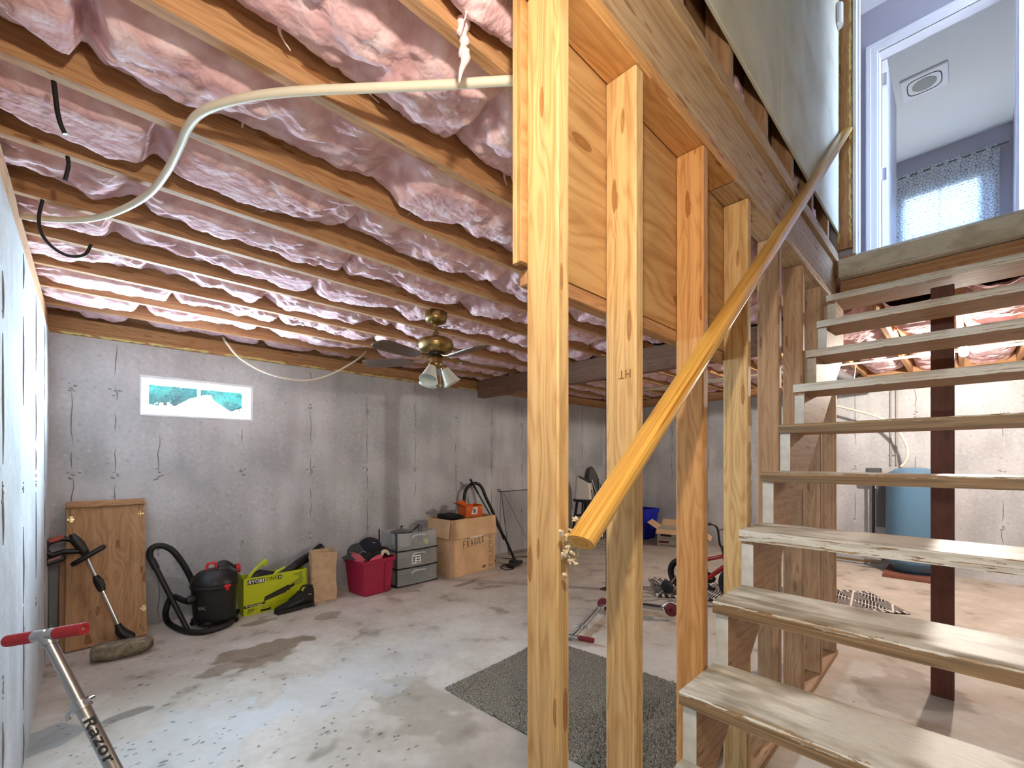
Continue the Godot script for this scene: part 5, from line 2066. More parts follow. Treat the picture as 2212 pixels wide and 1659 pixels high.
	m.blob(Vector3(-0.03, 0.335, 0.150), Vector3(0.075, 0.026, 0.022), 12, Basis(Vector3.BACK, 0.25), nz, 0.5, 2.0)
	drop.call("pink_cloth", "bright pink cloth bunched at the front of the tote", "clothes", m, flat("cloth_rose", Color(0.78, 0.34, 0.42), 0.9))

func build_drawers() -> void:
	var w := 0.485
	var dp := 0.37
	var t := thing("drawer_unit", "clear plastic three-drawer unit with black frame by the cardboard box", "drawer unit", V(2.162, 0, 3.868))
	var cl := flat("clear_plastic", Color(0.82, 0.84, 0.84, 0.22), 0.4)
	cl.transparency = BaseMaterial3D.TRANSPARENCY_ALPHA
	var bk := flat("frame_black", Color(0.045, 0.045, 0.065), 0.4)
	var m := M.new()
	for y in [0.004, 0.178, 0.352]:
		m.span(Vector3(0.0, y, 0.004), Vector3(w, y + 0.012, -dp), 0.003)
	put(m, "shelf_frame", bk, t)
	for c in [[0.006, -0.008], [w - 0.006, -0.30], [0.006, -dp + 0.012], [w - 0.006, -dp + 0.012]]:
		m = M.new()
		var tall := 0.545 if c[0] < 0.1 else 0.528
		m.box(Vector3(c[0], tall / 2 + 0.002, c[1]), Vector3(0.012, tall, 0.014), 0.003)
		put(m, "corner_post", bk, t)
	for k in 3:
		var y0: float = [0.017, 0.191, 0.365][k]
		var h: float = [0.158, 0.158, 0.165][k]
		var dr := Node3D.new()
		dr.name = "drawer"
		t.add_child(dr, true)
		m = M.new()
		# bowed front
		var rows := []
		for i in 2:
			var row := []
			for q in 13:
				var f := q / 12.0
				row.append(Vector3(0.015 + (w - 0.03) * f, y0 + h * i, 0.006 + 0.012 * sin(PI * f)))
			rows.append(row)
		m.sheet(rows, Vector3.BACK)
		rows = rows.duplicate(true)
		for row in rows:
			for q in 13:
				row[q] = row[q] - Vector3(0, 0, 0.004)
		m.sheet(rows, Vector3.FORWARD)
		put(m, "front", cl, dr)
		m = M.new()
		m.span(Vector3(0.015, y0, 0.0), Vector3(0.018, y0 + h, -dp + 0.03), 0.0)
		m.span(Vector3(w - 0.018, y0, 0.0), Vector3(w - 0.015, y0 + h, -dp + 0.03), 0.0)
		m.span(Vector3(0.018, y0, -dp + 0.03), Vector3(w - 0.018, y0 + h, -dp + 0.034), 0.0)
		m.span(Vector3(0.018, y0, 0.0), Vector3(w - 0.018, y0 + 0.003, -dp + 0.03), 0.0)
		put(m, "tray", cl, dr)
		m = M.new()
		m.tube(curve([Vector3(0.165, y0 + h - 0.055, 0.019), Vector3(0.185, y0 + h - 0.030, 0.025), Vector3(0.245, y0 + h - 0.024, 0.027), Vector3(0.305, y0 + h - 0.030, 0.025), Vector3(0.325, y0 + h - 0.036, 0.019)], 4), 0.007, 8)
		put(m, "handle", flat("handle_clear", Color(0.78, 0.79, 0.79), 0.35), dr)
		if k == 1:
			m = M.new()
			m.box(Vector3(0.215, y0 + 0.068, 0.0205), Vector3(0.105, 0.085, 0.0015), 0.0, Basis(Vector3.BACK, 0.0))
			var st := put(m, "sticker", mats["paper_white"], dr)
			m = M.new()
			for q in 3:
				m.span(Vector3(0.172, y0 + 0.040 + q * 0.021, 0.0214), Vector3(0.196 + 0.004 * q, y0 + 0.054 + q * 0.021, 0.022), 0.0)
				m.span(Vector3(0.215, y0 + 0.034 + q * 0.026, 0.0214), Vector3(0.255, y0 + 0.045 + q * 0.026, 0.022), 0.0)
			put(m, "sticker_print", flat("print_dark", Color(0.16, 0.17, 0.22), 0.7), st)
	# things lying in the unit
	var pot := thing("saucepan", "shiny steel saucepan with glass lid in the top drawer", "saucepan", V(2.162 + 0.135, 0.3695, 3.868 + 0.13))
	m = M.new()
	m.lathe([[0.085, 0.001], [0.105, 0.006], [0.108, 0.03], [0.108, 0.152], [0.113, 0.155], [0.104, 0.157], [0.102, 0.012]], 32, Transform3D(), true, true)
	put(m, "pan", mats["steel"], pot)
	m = M.new()
	m.lathe([[0.110, 0.158], [0.10, 0.170], [0.06, 0.184], [0.004, 0.190]], 32)
	put(m, "lid", flat("lid_grey", Color(0.35, 0.36, 0.34), 0.15), pot)
	m = M.new()
	m.lathe([[0.110, 0.156], [0.113, 0.159], [0.110, 0.163]], 32)
	m.lathe([[0.006, 0.190], [0.006, 0.205], [0.018, 0.210], [0.019, 0.218], [0.004, 0.221]], 16)
	put(m, "rim_and_knob", bk, pot)
	m = M.new()
	m.tube(curve([Vector3(0.10, 0.145, -0.01), Vector3(0.15, 0.165, -0.015), Vector3(0.195, 0.200, -0.02), Vector3(0.215, 0.208, -0.01), Vector3(0.205, 0.195, 0.0), Vector3(0.15, 0.168, 0.0)], 4), 0.006, 8)
	put(m, "handle", bk, pot)
	m = M.new()
	m.blob(Vector3.ZERO, Vector3(0.028, 0.035, 0.028), 10)
	var yb := put(m, "yellow_ball", flat("pale_yellow", Color(0.80, 0.82, 0.45), 0.6))
	yb.position = V(2.162 + 0.375, 0.404, 3.868 + 0.06)
	tag(yb, "pale yellow ball in the top drawer beside the saucepan", "ball")

func build_fragile() -> void:
	var w := 0.655
	var h := 0.615
	var dp := 0.40
	var t := thing("moving_box", "large open cardboard box marked FRAGILE with folded-down flaps", "box", V(2.775, 0, 3.795), 0.06)
	var cm: StandardMaterial3D = mats["cardboard"]
	var th := 0.006
	var m := M.new()
	m.span(Vector3(0, 0.001, 0), Vector3(w, h, -th), 0.001)
	put(m, "front_wall", cm, t)
	m = M.new()
	m.span(Vector3(0, 0.001, -th), Vector3(th, h, -dp), 0.001)
	m.span(Vector3(w - th, 0.001, -th), Vector3(w, h, -dp), 0.001)
	m.span(Vector3(th, 0.001, -dp + th), Vector3(w - th, h, -dp), 0.001)
	m.span(Vector3(th, 0.001, -th), Vector3(w - th, 0.006, -dp + th), 0.001)
	put(m, "side_walls", cm, t)
	m = M.new()
	sheet_box(m, Vector3(0.0, h, 0.006), Vector3(w, 0, 0), Vector3(0, -0.205, 0.022), 0.005)
	put(m, "front_flap", cm, t)
	m = M.new()
	sheet_box(m, Vector3(-0.006, h, -0.012), Vector3(-0.022, -0.20, 0), Vector3(0, 0, -dp + 0.02), 0.005)
	put(m, "side_flap", cm, t)
	m = M.new()
	sheet_box(m, Vector3(w, h, -0.02), Vector3(0.03, -0.20, 0), Vector3(0, 0, -dp + 0.04), 0.005)
	put(m, "side_flap", cm, t)
	m = M.new()
	m.box(Vector3(0.33, 0.408, 0.0315), Vector3(0.20, 0.014, 0.001), 0.0, Basis(Vector3.BACK, 0.02))
	m.box(Vector3(-0.0292, 0.27, -0.20), Vector3(0.001, 0.02, 0.06), 0.0, Basis(Vector3.RIGHT, 0.5))
	put(m, "torn_tape", mats["paper_white"], t)
	var ink := flat("marker", Color(0.13, 0.09, 0.06), 0.8)
	# hand-written word, letter by letter as marker strokes
	var glyph := {
		"F": [[[0, 0], [0, 1]], [[0, 1], [0.55, 1.04]], [[0, 0.55], [0.42, 0.60]]],
		"R": [[[0, 0], [0, 1]], [[0, 1], [0.45, 0.92], [0.45, 0.66], [0.02, 0.55]], [[0.12, 0.55], [0.6, 0.02]]],
		"A": [[[0, 0], [0.28, 1]], [[0.28, 1], [0.55, 0]], [[0.1, 0.38], [0.48, 0.40]]],
		"G": [[[0.52, 0.82], [0.30, 1.0], [0.06, 0.7], [0.04, 0.3], [0.28, 0.0], [0.52, 0.2], [0.52, 0.45], [0.30, 0.45]]],
		"I": [[[0.1, 0], [0.1, 1]]],
		"L": [[[0.05, 1], [0.05, 0.02], [0.5, 0.04]]],
		"E": [[[0.5, 1], [0.05, 0.96], [0.05, 0.02], [0.52, 0.04]], [[0.05, 0.52], [0.4, 0.54]]],
	}
	m = M.new()
	var x := 0.165
	var y0 := 0.290
	var word := "FRAGILE"
	for i in word.length():
		var sz := 0.078 - 0.003 * i
		for stroke in glyph[word[i]]:
			for q in stroke.size() - 1:
				var a := Vector2(x + stroke[q][0] * sz * 0.78, y0 + stroke[q][1] * sz)
				var b := Vector2(x + stroke[q + 1][0] * sz * 0.78, y0 + stroke[q + 1][1] * sz)
				var dd := b - a
				m.box(Vector3((a.x + b.x) / 2, (a.y + b.y) / 2, 0.0006), Vector3(dd.length() + 0.005, 0.0065, 0.001), 0.0, Basis(Vector3.BACK, dd.angle()))
		x += sz * (0.36 if word[i] == "I" else 0.72)
		y0 += 0.006
	put(m, "lettering", ink, t)
	var gy := flat("print_mauve", Color(0.47, 0.40, 0.38), 0.8)
	m = M.new()
	m.span(Vector3(0.553, 0.02, 0), Vector3(0.556, 0.40, 0.0008), 0.0)
	m.span(Vector3(0.622, 0.02, 0), Vector3(0.625, 0.40, 0.0008), 0.0)
	put(m, "print_lines", gy, t)
	lettering("Z GLACIER", 0.085, Transform3D(Basis(Vector3.BACK, PI / 2).scaled(Vector3(0.88, 0.95, 1)), Vector3(0.589, 0.205, 0.0004)), gy, t, "Droid Sans", 400, 0.0006)
	m = M.new()
	for q in 3:
		m.span(Vector3(0.452 + q * 0.018, 0.028, 0), Vector3(0.464 + q * 0.018, 0.062, 0.0008), 0.0)
	put(m, "print_marks", flat("print_brown", Color(0.30, 0.20, 0.13), 0.8), t)
	# a coat and an orange carton on top
	var nz := noise(241, 6.0, FastNoiseLite.TYPE_SIMPLEX_SMOOTH, 3)
	m = M.new()
	m.blob(V(2.92, 0.628, 4.02), Vector3(0.135, 0.034, 0.14), 20, Basis(Vector3.BACK, -0.05), nz, 0.35, 1.5)
	tag(put(m, "black_coat", flat("coat_black", Color(0.045, 0.05, 0.055), 0.9)), "folded black coat lying in the top of the FRAGILE box", "coat")
	var oc := thing("orange_carton", "open orange printed carton on top of the FRAGILE box", "carton", V(3.105, 0.60, 3.965), -0.08)
	var om := flat("carton_orange", Color(0.85, 0.36, 0.05), 0.5)
	m = M.new()
	m.span(Vector3(0.0, 0.0, 0), Vector3(0.23, 0.125, -0.004), 0.001)
	m.span(Vector3(0.226, 0.0, -0.004), Vector3(0.23, 0.135, -0.16), 0.001)
	m.span(Vector3(0.0, 0.0, -0.156), Vector3(0.226, 0.135, -0.16), 0.001)
	m.span(Vector3(0.0, 0.0, -0.004), Vector3(0.004, 0.125, -0.156), 0.001)
	m.span(Vector3(0.004, 0.0, -0.004), Vector3(0.226, 0.004, -0.156), 0.001)
	put(m, "walls", om, oc)
	m = M.new()
	sheet_box(m, Vector3(0.0, 0.125, -0.01), Vector3(-0.10, 0.045, 0.0), Vector3(0, 0, -0.14), 0.003)
	sheet_box(m, Vector3(0.004, 0.126, -0.15), Vector3(0.0, 0.05, -0.05), Vector3(0.10, 0, 0), 0.003)
	put(m, "flap", om, oc)
	m = M.new()
	m.prism(PackedVector2Array([Vector2(0.07, 0.03), Vector2(0.10, 0.11), Vector2(0.16, 0.11), Vector2(0.15, 0.03)]), 0.0008)
	put(m, "print_swash", mats["paper_white"], oc)
	m = M.new()
	m.box(Vector3(0.115, 0.07, 0.0014), Vector3(0.035, 0.05, 0.001), 0.0)
	put(m, "print_picture", flat("print_steel", Color(0.42, 0.42, 0.42), 0.6), oc)
	m = M.new()
	m.span(Vector3(0.012, 0.085, 0), Vector3(0.03, 0.11, 0.0008), 0.0)
	m.span(Vector3(0.20, 0.09, 0), Vector3(0.222, 0.115, 0.0008), 0.0)
	put(m, "print_square", flat("print_yellow", Color(0.75, 0.66, 0.05), 0.6), oc)
	# canister vacuum behind the box
	var vc := thing("canister_vacuum", "black canister vacuum with arched hose and wand behind the FRAGILE box", "vacuum", V(3.52, 0, 4.08))
	var bk: StandardMaterial3D = mats["black_plastic"]
	var q := func(px: float, py: float, bb: float) -> Vector3: return at_b(px, py, bb) - vc.position
	m = M.new()
	m.blob(Vector3(0.0, 0.12, -0.03), Vector3(0.10, 0.11, 0.13), 16)
	m.box(Vector3(0, 0.02, -0.03), Vector3(0.16, 0.038, 0.22), 0.012)
	put(m, "canister", bk, vc)
	m = M.new()
	m.box(Vector3(-0.06, 0.22, 0.03), Vector3(0.05, 0.03, 0.03), 0.006)
	put(m, "latch", mats["red_plastic"], vc)
	m = M.new()
	m.tube(curve([q.call(1008, 1108, 4.26), q.call(1003, 1085, 4.26), q.call(1005, 1063, 4.26), q.call(1015, 1048, 4.26), q.call(1028, 1044, 4.25), q.call(1040, 1052, 4.23), q.call(1050, 1075, 4.20), q.call(1062, 1100, 4.16), q.call(1075, 1130, 4.12), q.call(1090, 1165, 4.0)], 6), 0.020, 12)
	put(m, "hose", mats["black_rubber"], vc)
	m = M.new()
	m.tube([q.call(1016, 1035, 4.22), q.call(1023, 1048, 4.22), q.call(1033, 1066, 4.20)], [0.014, 0.016, 0.012], 10)
	m.tube([q.call(1033, 1066, 4.20), q.call(1058, 1110, 4.14), q.call(1090, 1160, 3.98), q.call(1113, 1212, 3.75)], [0.009, 0.0095, 0.016, 0.018], 10)
	put(m, "wand", bk, vc)
	m = M.new()
	var hd := at_y(1112, 1218, 0.03) - vc.position
	m.box(hd, Vector3(0.28, 0.045, 0.10), 0.014, Basis(Vector3.UP, 0.35))
	m.box(hd + Vector3(0.0, 0.025, -0.03), Vector3(0.10, 0.04, 0.07), 0.01, Basis(Vector3.UP, 0.35))
	put(m, "floor_head", flat("vac_grey", Color(0.13, 0.13, 0.135), 0.4), vc)
	m = M.new()
	var lp := []
	for p in [[1082, 1226], [1092, 1231], [1108, 1229], [1110, 1222], [1098, 1219], [1085, 1222]]:
		lp.append(at_y(p[0], p[1], 0.006) - vc.position)
	m.tube(curve(lp, 5, true), 0.005, 7, false, true)
	m.tube(curve([at_y(1084, 1205, 0.006) - vc.position, at_y(1100, 1207, 0.006) - vc.position, at_y(1118, 1203, 0.03) - vc.position, at_y(1150, 1203, 0.006) - vc.position], 5), 0.005, 7)
	put(m, "cord", mats["cable_black"], vc)
	# thin wire screen leaning on the wall
	var ws := thing("wire_screen", "thin grey wire-framed screen leaning on the wall behind the end stud", "screen", V(4.0, 0, 4.20))
	var hh := 0.83
	var gm := flat("wire_grey", Color(0.36, 0.34, 0.34), 0.5)
	m = M.new()
	m.tube(curve([Vector3(0, 0.006, 0), Vector3(0, hh - 0.03, -0.138), Vector3(0.03, hh, -0.143), Vector3(1.27, hh, -0.143), Vector3(1.30, hh - 0.03, -0.138), Vector3(1.30, 0.006, 0)], 4), 0.006, 8)
	m.tube([Vector3(0.0, 0.008, 0), Vector3(1.30, 0.008, 0)], 0.006, 8)
	put(m, "frame", gm, ws)
	m = M.new()
	m.tube([Vector3(0.03, hh - 0.01, -0.140), Vector3(0.45, 0.01, -0.003)], 0.0028, 6)
	put(m, "cord", gm, ws)
	m = M.new()
	m.quad(Vector3(0, 0.008, -0.001), Vector3(1.30, 0.008, -0.001), Vector3(1.30, hh, -0.143), Vector3(0, hh, -0.143), Vector3(0, 0.17, 0.98))
	var me := flat("mesh_film", Color(0.40, 0.39, 0.39, 0.16), 0.9)
	me.transparency = BaseMaterial3D.TRANSPARENCY_ALPHA
	put(m, "mesh_cloth", me, ws)

func build_corner_things() -> void:
	var m := M.new()
	# --- stool with white appliance in the far corner
	var sc := V(5.37, 0, 3.99)
	var st := thing("bar_stool", "black wooden stool in the far corner behind the handrail", "stool", sc)
	var bk := flat("stool_black", Color(0.05, 0.05, 0.065), 0.45)
	m.lathe_hard([[0.155, 0.630], [0.165, 0.636], [0.165, 0.660], [0.158, 0.668], [0.01, 0.669]], 30)
	put(m, "seat", bk, st)
	for k in 4:
		var a := PI / 4 + PI / 2 * k + 0.3
		m = M.new()
		m.tube([Vector3(cos(a) * 0.105, 0.632, sin(a) * 0.105), Vector3(cos(a) * 0.19, 0.001, sin(a) * 0.19)], [0.020, 0.022], 8)
		put(m, "leg", bk, st)
	for y in [0.20, 0.42]:
		var rr := lerpf(0.19, 0.105, y / 0.632)
		m = M.new()
		for k in 4:
			var a := PI / 4 + PI / 2 * k + 0.3
			var b := a + PI / 2
			m.tube([Vector3(cos(a) * rr, y, sin(a) * rr), Vector3(cos(b) * rr, y, sin(b) * rr)], 0.011, 7)
		put(m, "footrest", bk, st)
	var ap := thing("ice_maker", "white countertop appliance with slanted black top on the stool", "appliance", sc + Vector3(0, 0.6695, 0), -1.15)
	var rings := []
	for s in [[0.0, 0.250, 0.22], [0.02, 0.254, 0.222], [0.16, 0.232, 0.215], [0.27, 0.214, 0.20]]:
		rings.append(ring_rect(0, 0, s[0], s[1], s[2], 0.035, 5))
	var topr := PackedVector3Array()
	for p in rings[-1]:
		topr.append(Vector3(p.x, 0.235 + 0.115 * (0.107 - p.x) / 0.214, p.z))
	rings[-1] = topr
	m = M.new()
	m.loft(rings)
	put(m, "housing", flat("appliance_white", Color(0.84, 0.82, 0.77), 0.4), ap)
	m = M.new()
	var lid := ring_rect(0.01, 0, 0.0, 0.165, 0.15, 0.03, 5)
	var l2 := PackedVector3Array()
	var l3 := PackedVector3Array()
	for p in lid:
		var y := 0.236 + 0.115 * (0.107 - p.x) / 0.214
		l2.append(Vector3(p.x, y, p.z))
		l3.append(Vector3(p.x * 0.96, y + 0.008, p.z * 0.96))
	m.loft([l2, l3])
	put(m, "lid", mats["black_plastic"], ap)
	m = M.new()
	m.tube(curve([Vector3(0.117, 0.145, 0.05), Vector3(0.128, 0.12, 0.055), Vector3(0.134, 0.06, 0.055), Vector3(0.140, 0.004, 0.06)], 4), 0.006, 7)
	put(m, "power_cord", mats["cable_black"], ap)
	# --- board leaning by the slim post
	var lb := thing("ironing_board", "folded grey ironing board leaning on the far wall by the slim post", "ironing board", V(5.95, 0, 4.02))
	m = M.new()
	var poly := PackedVector2Array()
	for p in [[-0.17, 0.0], [0.17, 0.0], [0.17, 0.75], [0.12, 1.0], [0.05, 1.14], [0.0, 1.17], [-0.05, 1.14], [-0.12, 1.0], [-0.17, 0.75]]:
		poly.append(Vector2(p[0], p[1]))
	var fb := Basis(Vector3.RIGHT, -0.24)
	m.prism(poly, 0.03, Transform3D(fb, Vector3(0, 0.008, 0)))
	put(m, "board", flat("board_grey", Color(0.36, 0.36, 0.37), 0.8), lb)
	m = M.new()
	m.tube([fb * Vector3(-0.12, 0.02, 0.05), fb * Vector3(0.10, 0.95, 0.05)], 0.011, 8)
	m.tube([fb * Vector3(0.12, 0.02, 0.05), fb * Vector3(-0.10, 0.95, 0.05)], 0.011, 8)
	put(m, "leg", mats["steel"], lb)
	# --- blue recycling bin and carton
	var bb := thing("recycling_bin", "blue plastic recycling bin against the far wall", "bin", V(6.44, 0, 3.63), -0.1)
	var blue := flat("bin_blue", Color(0.06, 0.13, 0.66), 0.4)
	rings = []
	for s in [[0.003, 0.30, 0.30, 0.03], [0.42, 0.38, 0.37, 0.035], [0.421, 0.405, 0.395, 0.04], [0.475, 0.42, 0.41, 0.04], [0.477, 0.395, 0.385, 0.036], [0.25, 0.345, 0.335, 0.03]]:
		rings.append(ring_rect(0, 0, s[0], s[1], s[2], s[3], 5))
	m = M.new()
	for i in rings.size() - 1:
		m.loft([rings[i], rings[i + 1]], true, i == 0, i == rings.size() - 2)
	put(m, "tub", blue, bb)
	m = M.new()
	m.lathe_hard([[0.045, 0.0], [0.032, 0.0]], 20, Transform3D(Basis(Vector3(0, 0, 1), Vector3(-1, 0, 0), Vector3(0, 1, 0)), Vector3(-0.194, 0.30, 0.02)))
	put(m, "printed_ring", mats["paper_white"], bb)
	var ca := thing("tall_carton", "tall open cardboard carton beside the blue recycling bin", "box", V(6.42, 0, 4.09), 0.0)
	m = M.new()
	m.span(Vector3(-0.18, 0.001, 0.18), Vector3(0.18, 0.52, 0.175), 0.001)
	m.span(Vector3(-0.18, 0.001, -0.18), Vector3(0.18, 0.52, -0.175), 0.001)
	m.span(Vector3(-0.18, 0.001, -0.175), Vector3(-0.175, 0.52, 0.175), 0.001)
	m.span(Vector3(0.175, 0.001, -0.175), Vector3(0.18, 0.52, 0.175), 0.001)
	m.span(Vector3(-0.175, 0.001, -0.175), Vector3(0.175, 0.006, 0.175), 0.001)
	put(m, "walls", mats["cardboard"], ca)
	m = M.new()
	sheet_box(m, Vector3(-0.185, 0.52, 0.18), Vector3(0, 0, -0.36), Vector3(-0.10, -0.15, 0), 0.004)
	put(m, "flap", mats["cardboard"], ca)
	m = M.new()
	sheet_box(m, Vector3(-0.18, 0.525, 0.182), Vector3(0.36, 0, 0), Vector3(0, 0.02, 0.15), 0.004)
	put(m, "flap", mats["cardboard"], ca)
	# --- printed white carton
	var e0 := at_y(1420, 1179, 0)
	var e1 := at_y(1512, 1187, 0)
	var ang := -atan2((e1 - e0).z, (e1 - e0).x)
	var pc := thing("printed_carton", "white printed appliance carton with open brown flaps by the far wall", "box", e0, ang)
	var w := 0.54
	var dpt := 0.42
	var h := 0.245
	var wht := flat("carton_white", Color(0.72, 0.69, 0.64), 0.6)
	m = M.new()
	m.span(Vector3(0, 0.001, 0), Vector3(w, h, -0.004), 0.0005)
	m.span(Vector3(0, 0.001, -dpt), Vector3(w, h, -dpt + 0.004), 0.0005)
	m.span(Vector3(0, 0.001, -dpt + 0.004), Vector3(0.004, h, -0.004), 0.0005)
	m.span(Vector3(w - 0.004, 0.001, -dpt + 0.004), Vector3(w, h, -0.004), 0.0005)
	m.span(Vector3(0.004, 0.001, -dpt + 0.004), Vector3(w - 0.004, 0.006, -0.004), 0.0005)
	put(m, "walls", wht, pc)
	m = M.new()
	sheet_box(m, Vector3(0, h, 0.002), Vector3(w, 0, 0), Vector3(0, -0.035, 0.19), 0.004)
	put(m, "flap", mats["cardboard"], pc)
	m = M.new()
	sheet_box(m, Vector3(w + 0.003, h, 0), Vector3(0.17, -0.12, 0), Vector3(0, 0, -dpt), 0.004)
	put(m, "flap", mats["cardboard"], pc)
	m = M.new()
	sheet_box(m, Vector3(0, h, -dpt - 0.002), Vector3(w, 0, 0), Vector3(0, 0.08, -0.14), 0.004)
	put(m, "flap", mats["cardboard"], pc)
	m = M.new()
	sheet_box(m, Vector3(-0.003, h, 0), Vector3(-0.14, 0.09, 0), Vector3(0, 0, -dpt), 0.004)
	put(m, "flap", mats["cardboard"], pc)
	var dk := flat("print_charcoal", Color(0.13, 0.13, 0.14), 0.6)
	m = M.new()
	m.box(Vector3(0.12, 0.165, 0.0005), Vector3(0.15, 0.042, 0.001), 0.0)
	m.lathe_hard([[0.04, 0.0], [0.001, 0.001]], 20, Transform3D(Basis(Vector3.RIGHT, PI / 2), Vector3(0.32, 0.165, 0.0008)))
	m.lathe_hard([[0.03, 0.0], [0.001, 0.001]], 20, Transform3D(Basis(Vector3.RIGHT, PI / 2), Vector3(0.43, 0.15, 0.0008)))
	m.box(Vector3(0.15, 0.222, 0.0005), Vector3(0.24, 0.010, 0.001), 0.0)
	m.box(Vector3(0.27, 0.022, 0.0005), Vector3(0.48, 0.006, 0.001), 0.0)
	m.box(Vector3(0.16, 0.115, 0.0005), Vector3(0.22, 0.004, 0.001), 0.0)
	put(m, "print_shapes", dk, pc)
	m = M.new()
	m.box(Vector3(0.09, 0.065, 0.0006), Vector3(0.14, 0.03, 0.001), 0.0)
	put(m, "print_patch", flat("print_maroon", Color(0.42, 0.07, 0.10), 0.6), pc)
	# --- patterned rug
	var r0 := V(3.75, 0.0, 1.97)
	var along := Vector2(0.54, -0.84).normalized()
	var iw := 512
	var ih := 160
	var im := Image.create(iw, ih, false, Image.FORMAT_RGB8)
	im.fill(Color(0.075, 0.06, 0.065))
	var pale := Color(0.84, 0.82, 0.78)
	for y in ih:
		for x in iw:
			var fx := fposmod(x / 80.0, 1.0)
			var fy := absf(y - ih * 0.5) / (ih * 0.5)
			var tri := absf(fx - 0.5) * 2.0
			var on := false
			if fposmod((tri + fy) * 6.0, 1.0) < 0.30 and fy < 0.78:
				on = true
			if absf(tri - fy) < 0.05:
				on = true
			if fy > 0.82 and fposmod(x / 14.0, 1.0) < 0.35:
				on = true
			if fy > 0.80 and fy < 0.83 or fy > 0.95 and fy < 0.97:
				on = true
			if on:
				im.set_pixel(x, y, pale)
	var rug := thing("patterned_rug", "narrow dark rug with white geometric lines under the children's bike", "rug", r0, -atan2(-along.y, along.x))
	m = M.new()
	var rows := []
	var nz := noise(251, 2.2)
	var len_ := 1.98
	var wid := 0.62
	for i in 25:
		var row := []
		for k in 61:
			var x := len_ * k / 60.0
			var z := -wid * i / 24.0
			var lift := 0.010 + 0.004 * maxf(0.0, nz.get_noise_2d(x, z)) + 0.016 * exp(-pow(x / 0.12, 2.0)) * absf(sin(i * 0.35))
			row.append(Vector3(x, lift, z))
		rows.append(row)
	m.sheet(rows, Vector3.UP)
	var rows2 := []
	for row in rows:
		var rr := []
		for p in row:
			rr.append(p - Vector3(0, 0.008, 0))
		rows2.append(rr)
	m.sheet(rows2, Vector3.DOWN)
	put(m, "weave", textured("rug_weave", im, 0.95), rug)
	# --- shaggy carpet remnant
	var cp := M.new()
	rows = []
	var s1 := noise(261, 55.0, FastNoiseLite.TYPE_SIMPLEX_SMOOTH, 2)
	var s2 := noise(262, 3.0)
	for i in 150:
		var row := []
		for k in 120:
			var x := 0.92 * k / 119.0
			var z := -1.30 * i / 149.0
			var edge := minf(minf(x, 0.92 - x), minf(-z, 1.30 + z))
			var y := 0.004 + 0.012 * smoothstep(0.0, 0.02, edge) + 0.011 * s1.get_noise_2d(x, z) + 0.004 * s2.get_noise_2d(x, z)
			var j := 0.006 * s1.get_noise_2d(x + 5.0, z * 1.3)
			row.append(Vector3(x + j, maxf(y, 0.002), z + j))
		rows.append(row)
	cp.sheet(rows, Vector3.UP)
	var cmt := triplanar("shag", ramp_noise(263, 0.09, 2, 512, [Color(0.38, 0.35, 0.30), Color(0.64, 0.60, 0.53), Color(0.82, 0.78, 0.71)], [0.2, 0.5, 0.8]), 3.0, 0.95)
	bumpy(cmt, 264, 0.12, 2, 1.6)
	var co := put(cp, "shag_carpet", cmt)
	co.position = V(1.49, 0.0, 0.70)
	co.rotation.y = 0.06
	tag(co, "square remnant of grey-beige shag carpet on the floor behind the studs", "carpet")
	build_bike()

func wheel(m_t: M, m_r: M, m_s: M, c: Vector3, ax: Vector3, r: float, w: float) -> void:
	var e1 := ax.cross(Vector3.UP).normalized()
	var e2 := Vector3.UP
	var path := []
	var rim := []
	for k in 36:
		var a := TAU * k / 36.0
		path.append(c + (e1 * cos(a) + e2 * sin(a)) * (r - w))
		rim.append(c + (e1 * cos(a) + e2 * sin(a)) * (r - w * 2.1))
	m_t.tube(path, w, 10, false, true)
	m_r.tube(rim, 0.008, 8, false, true)
	m_r.tube([c - ax * 0.035, c + ax * 0.035], 0.016, 10)
	for k in 16:
		var a := TAU * k / 16.0
		m_s.tube([c + ax * (0.02 if k % 2 else -0.02) + (e1 * cos(a + 0.4) + e2 * sin(a + 0.4)) * 0.015, c + (e1 * cos(a) + e2 * sin(a)) * (r - w * 2.1)], 0.0014, 4)

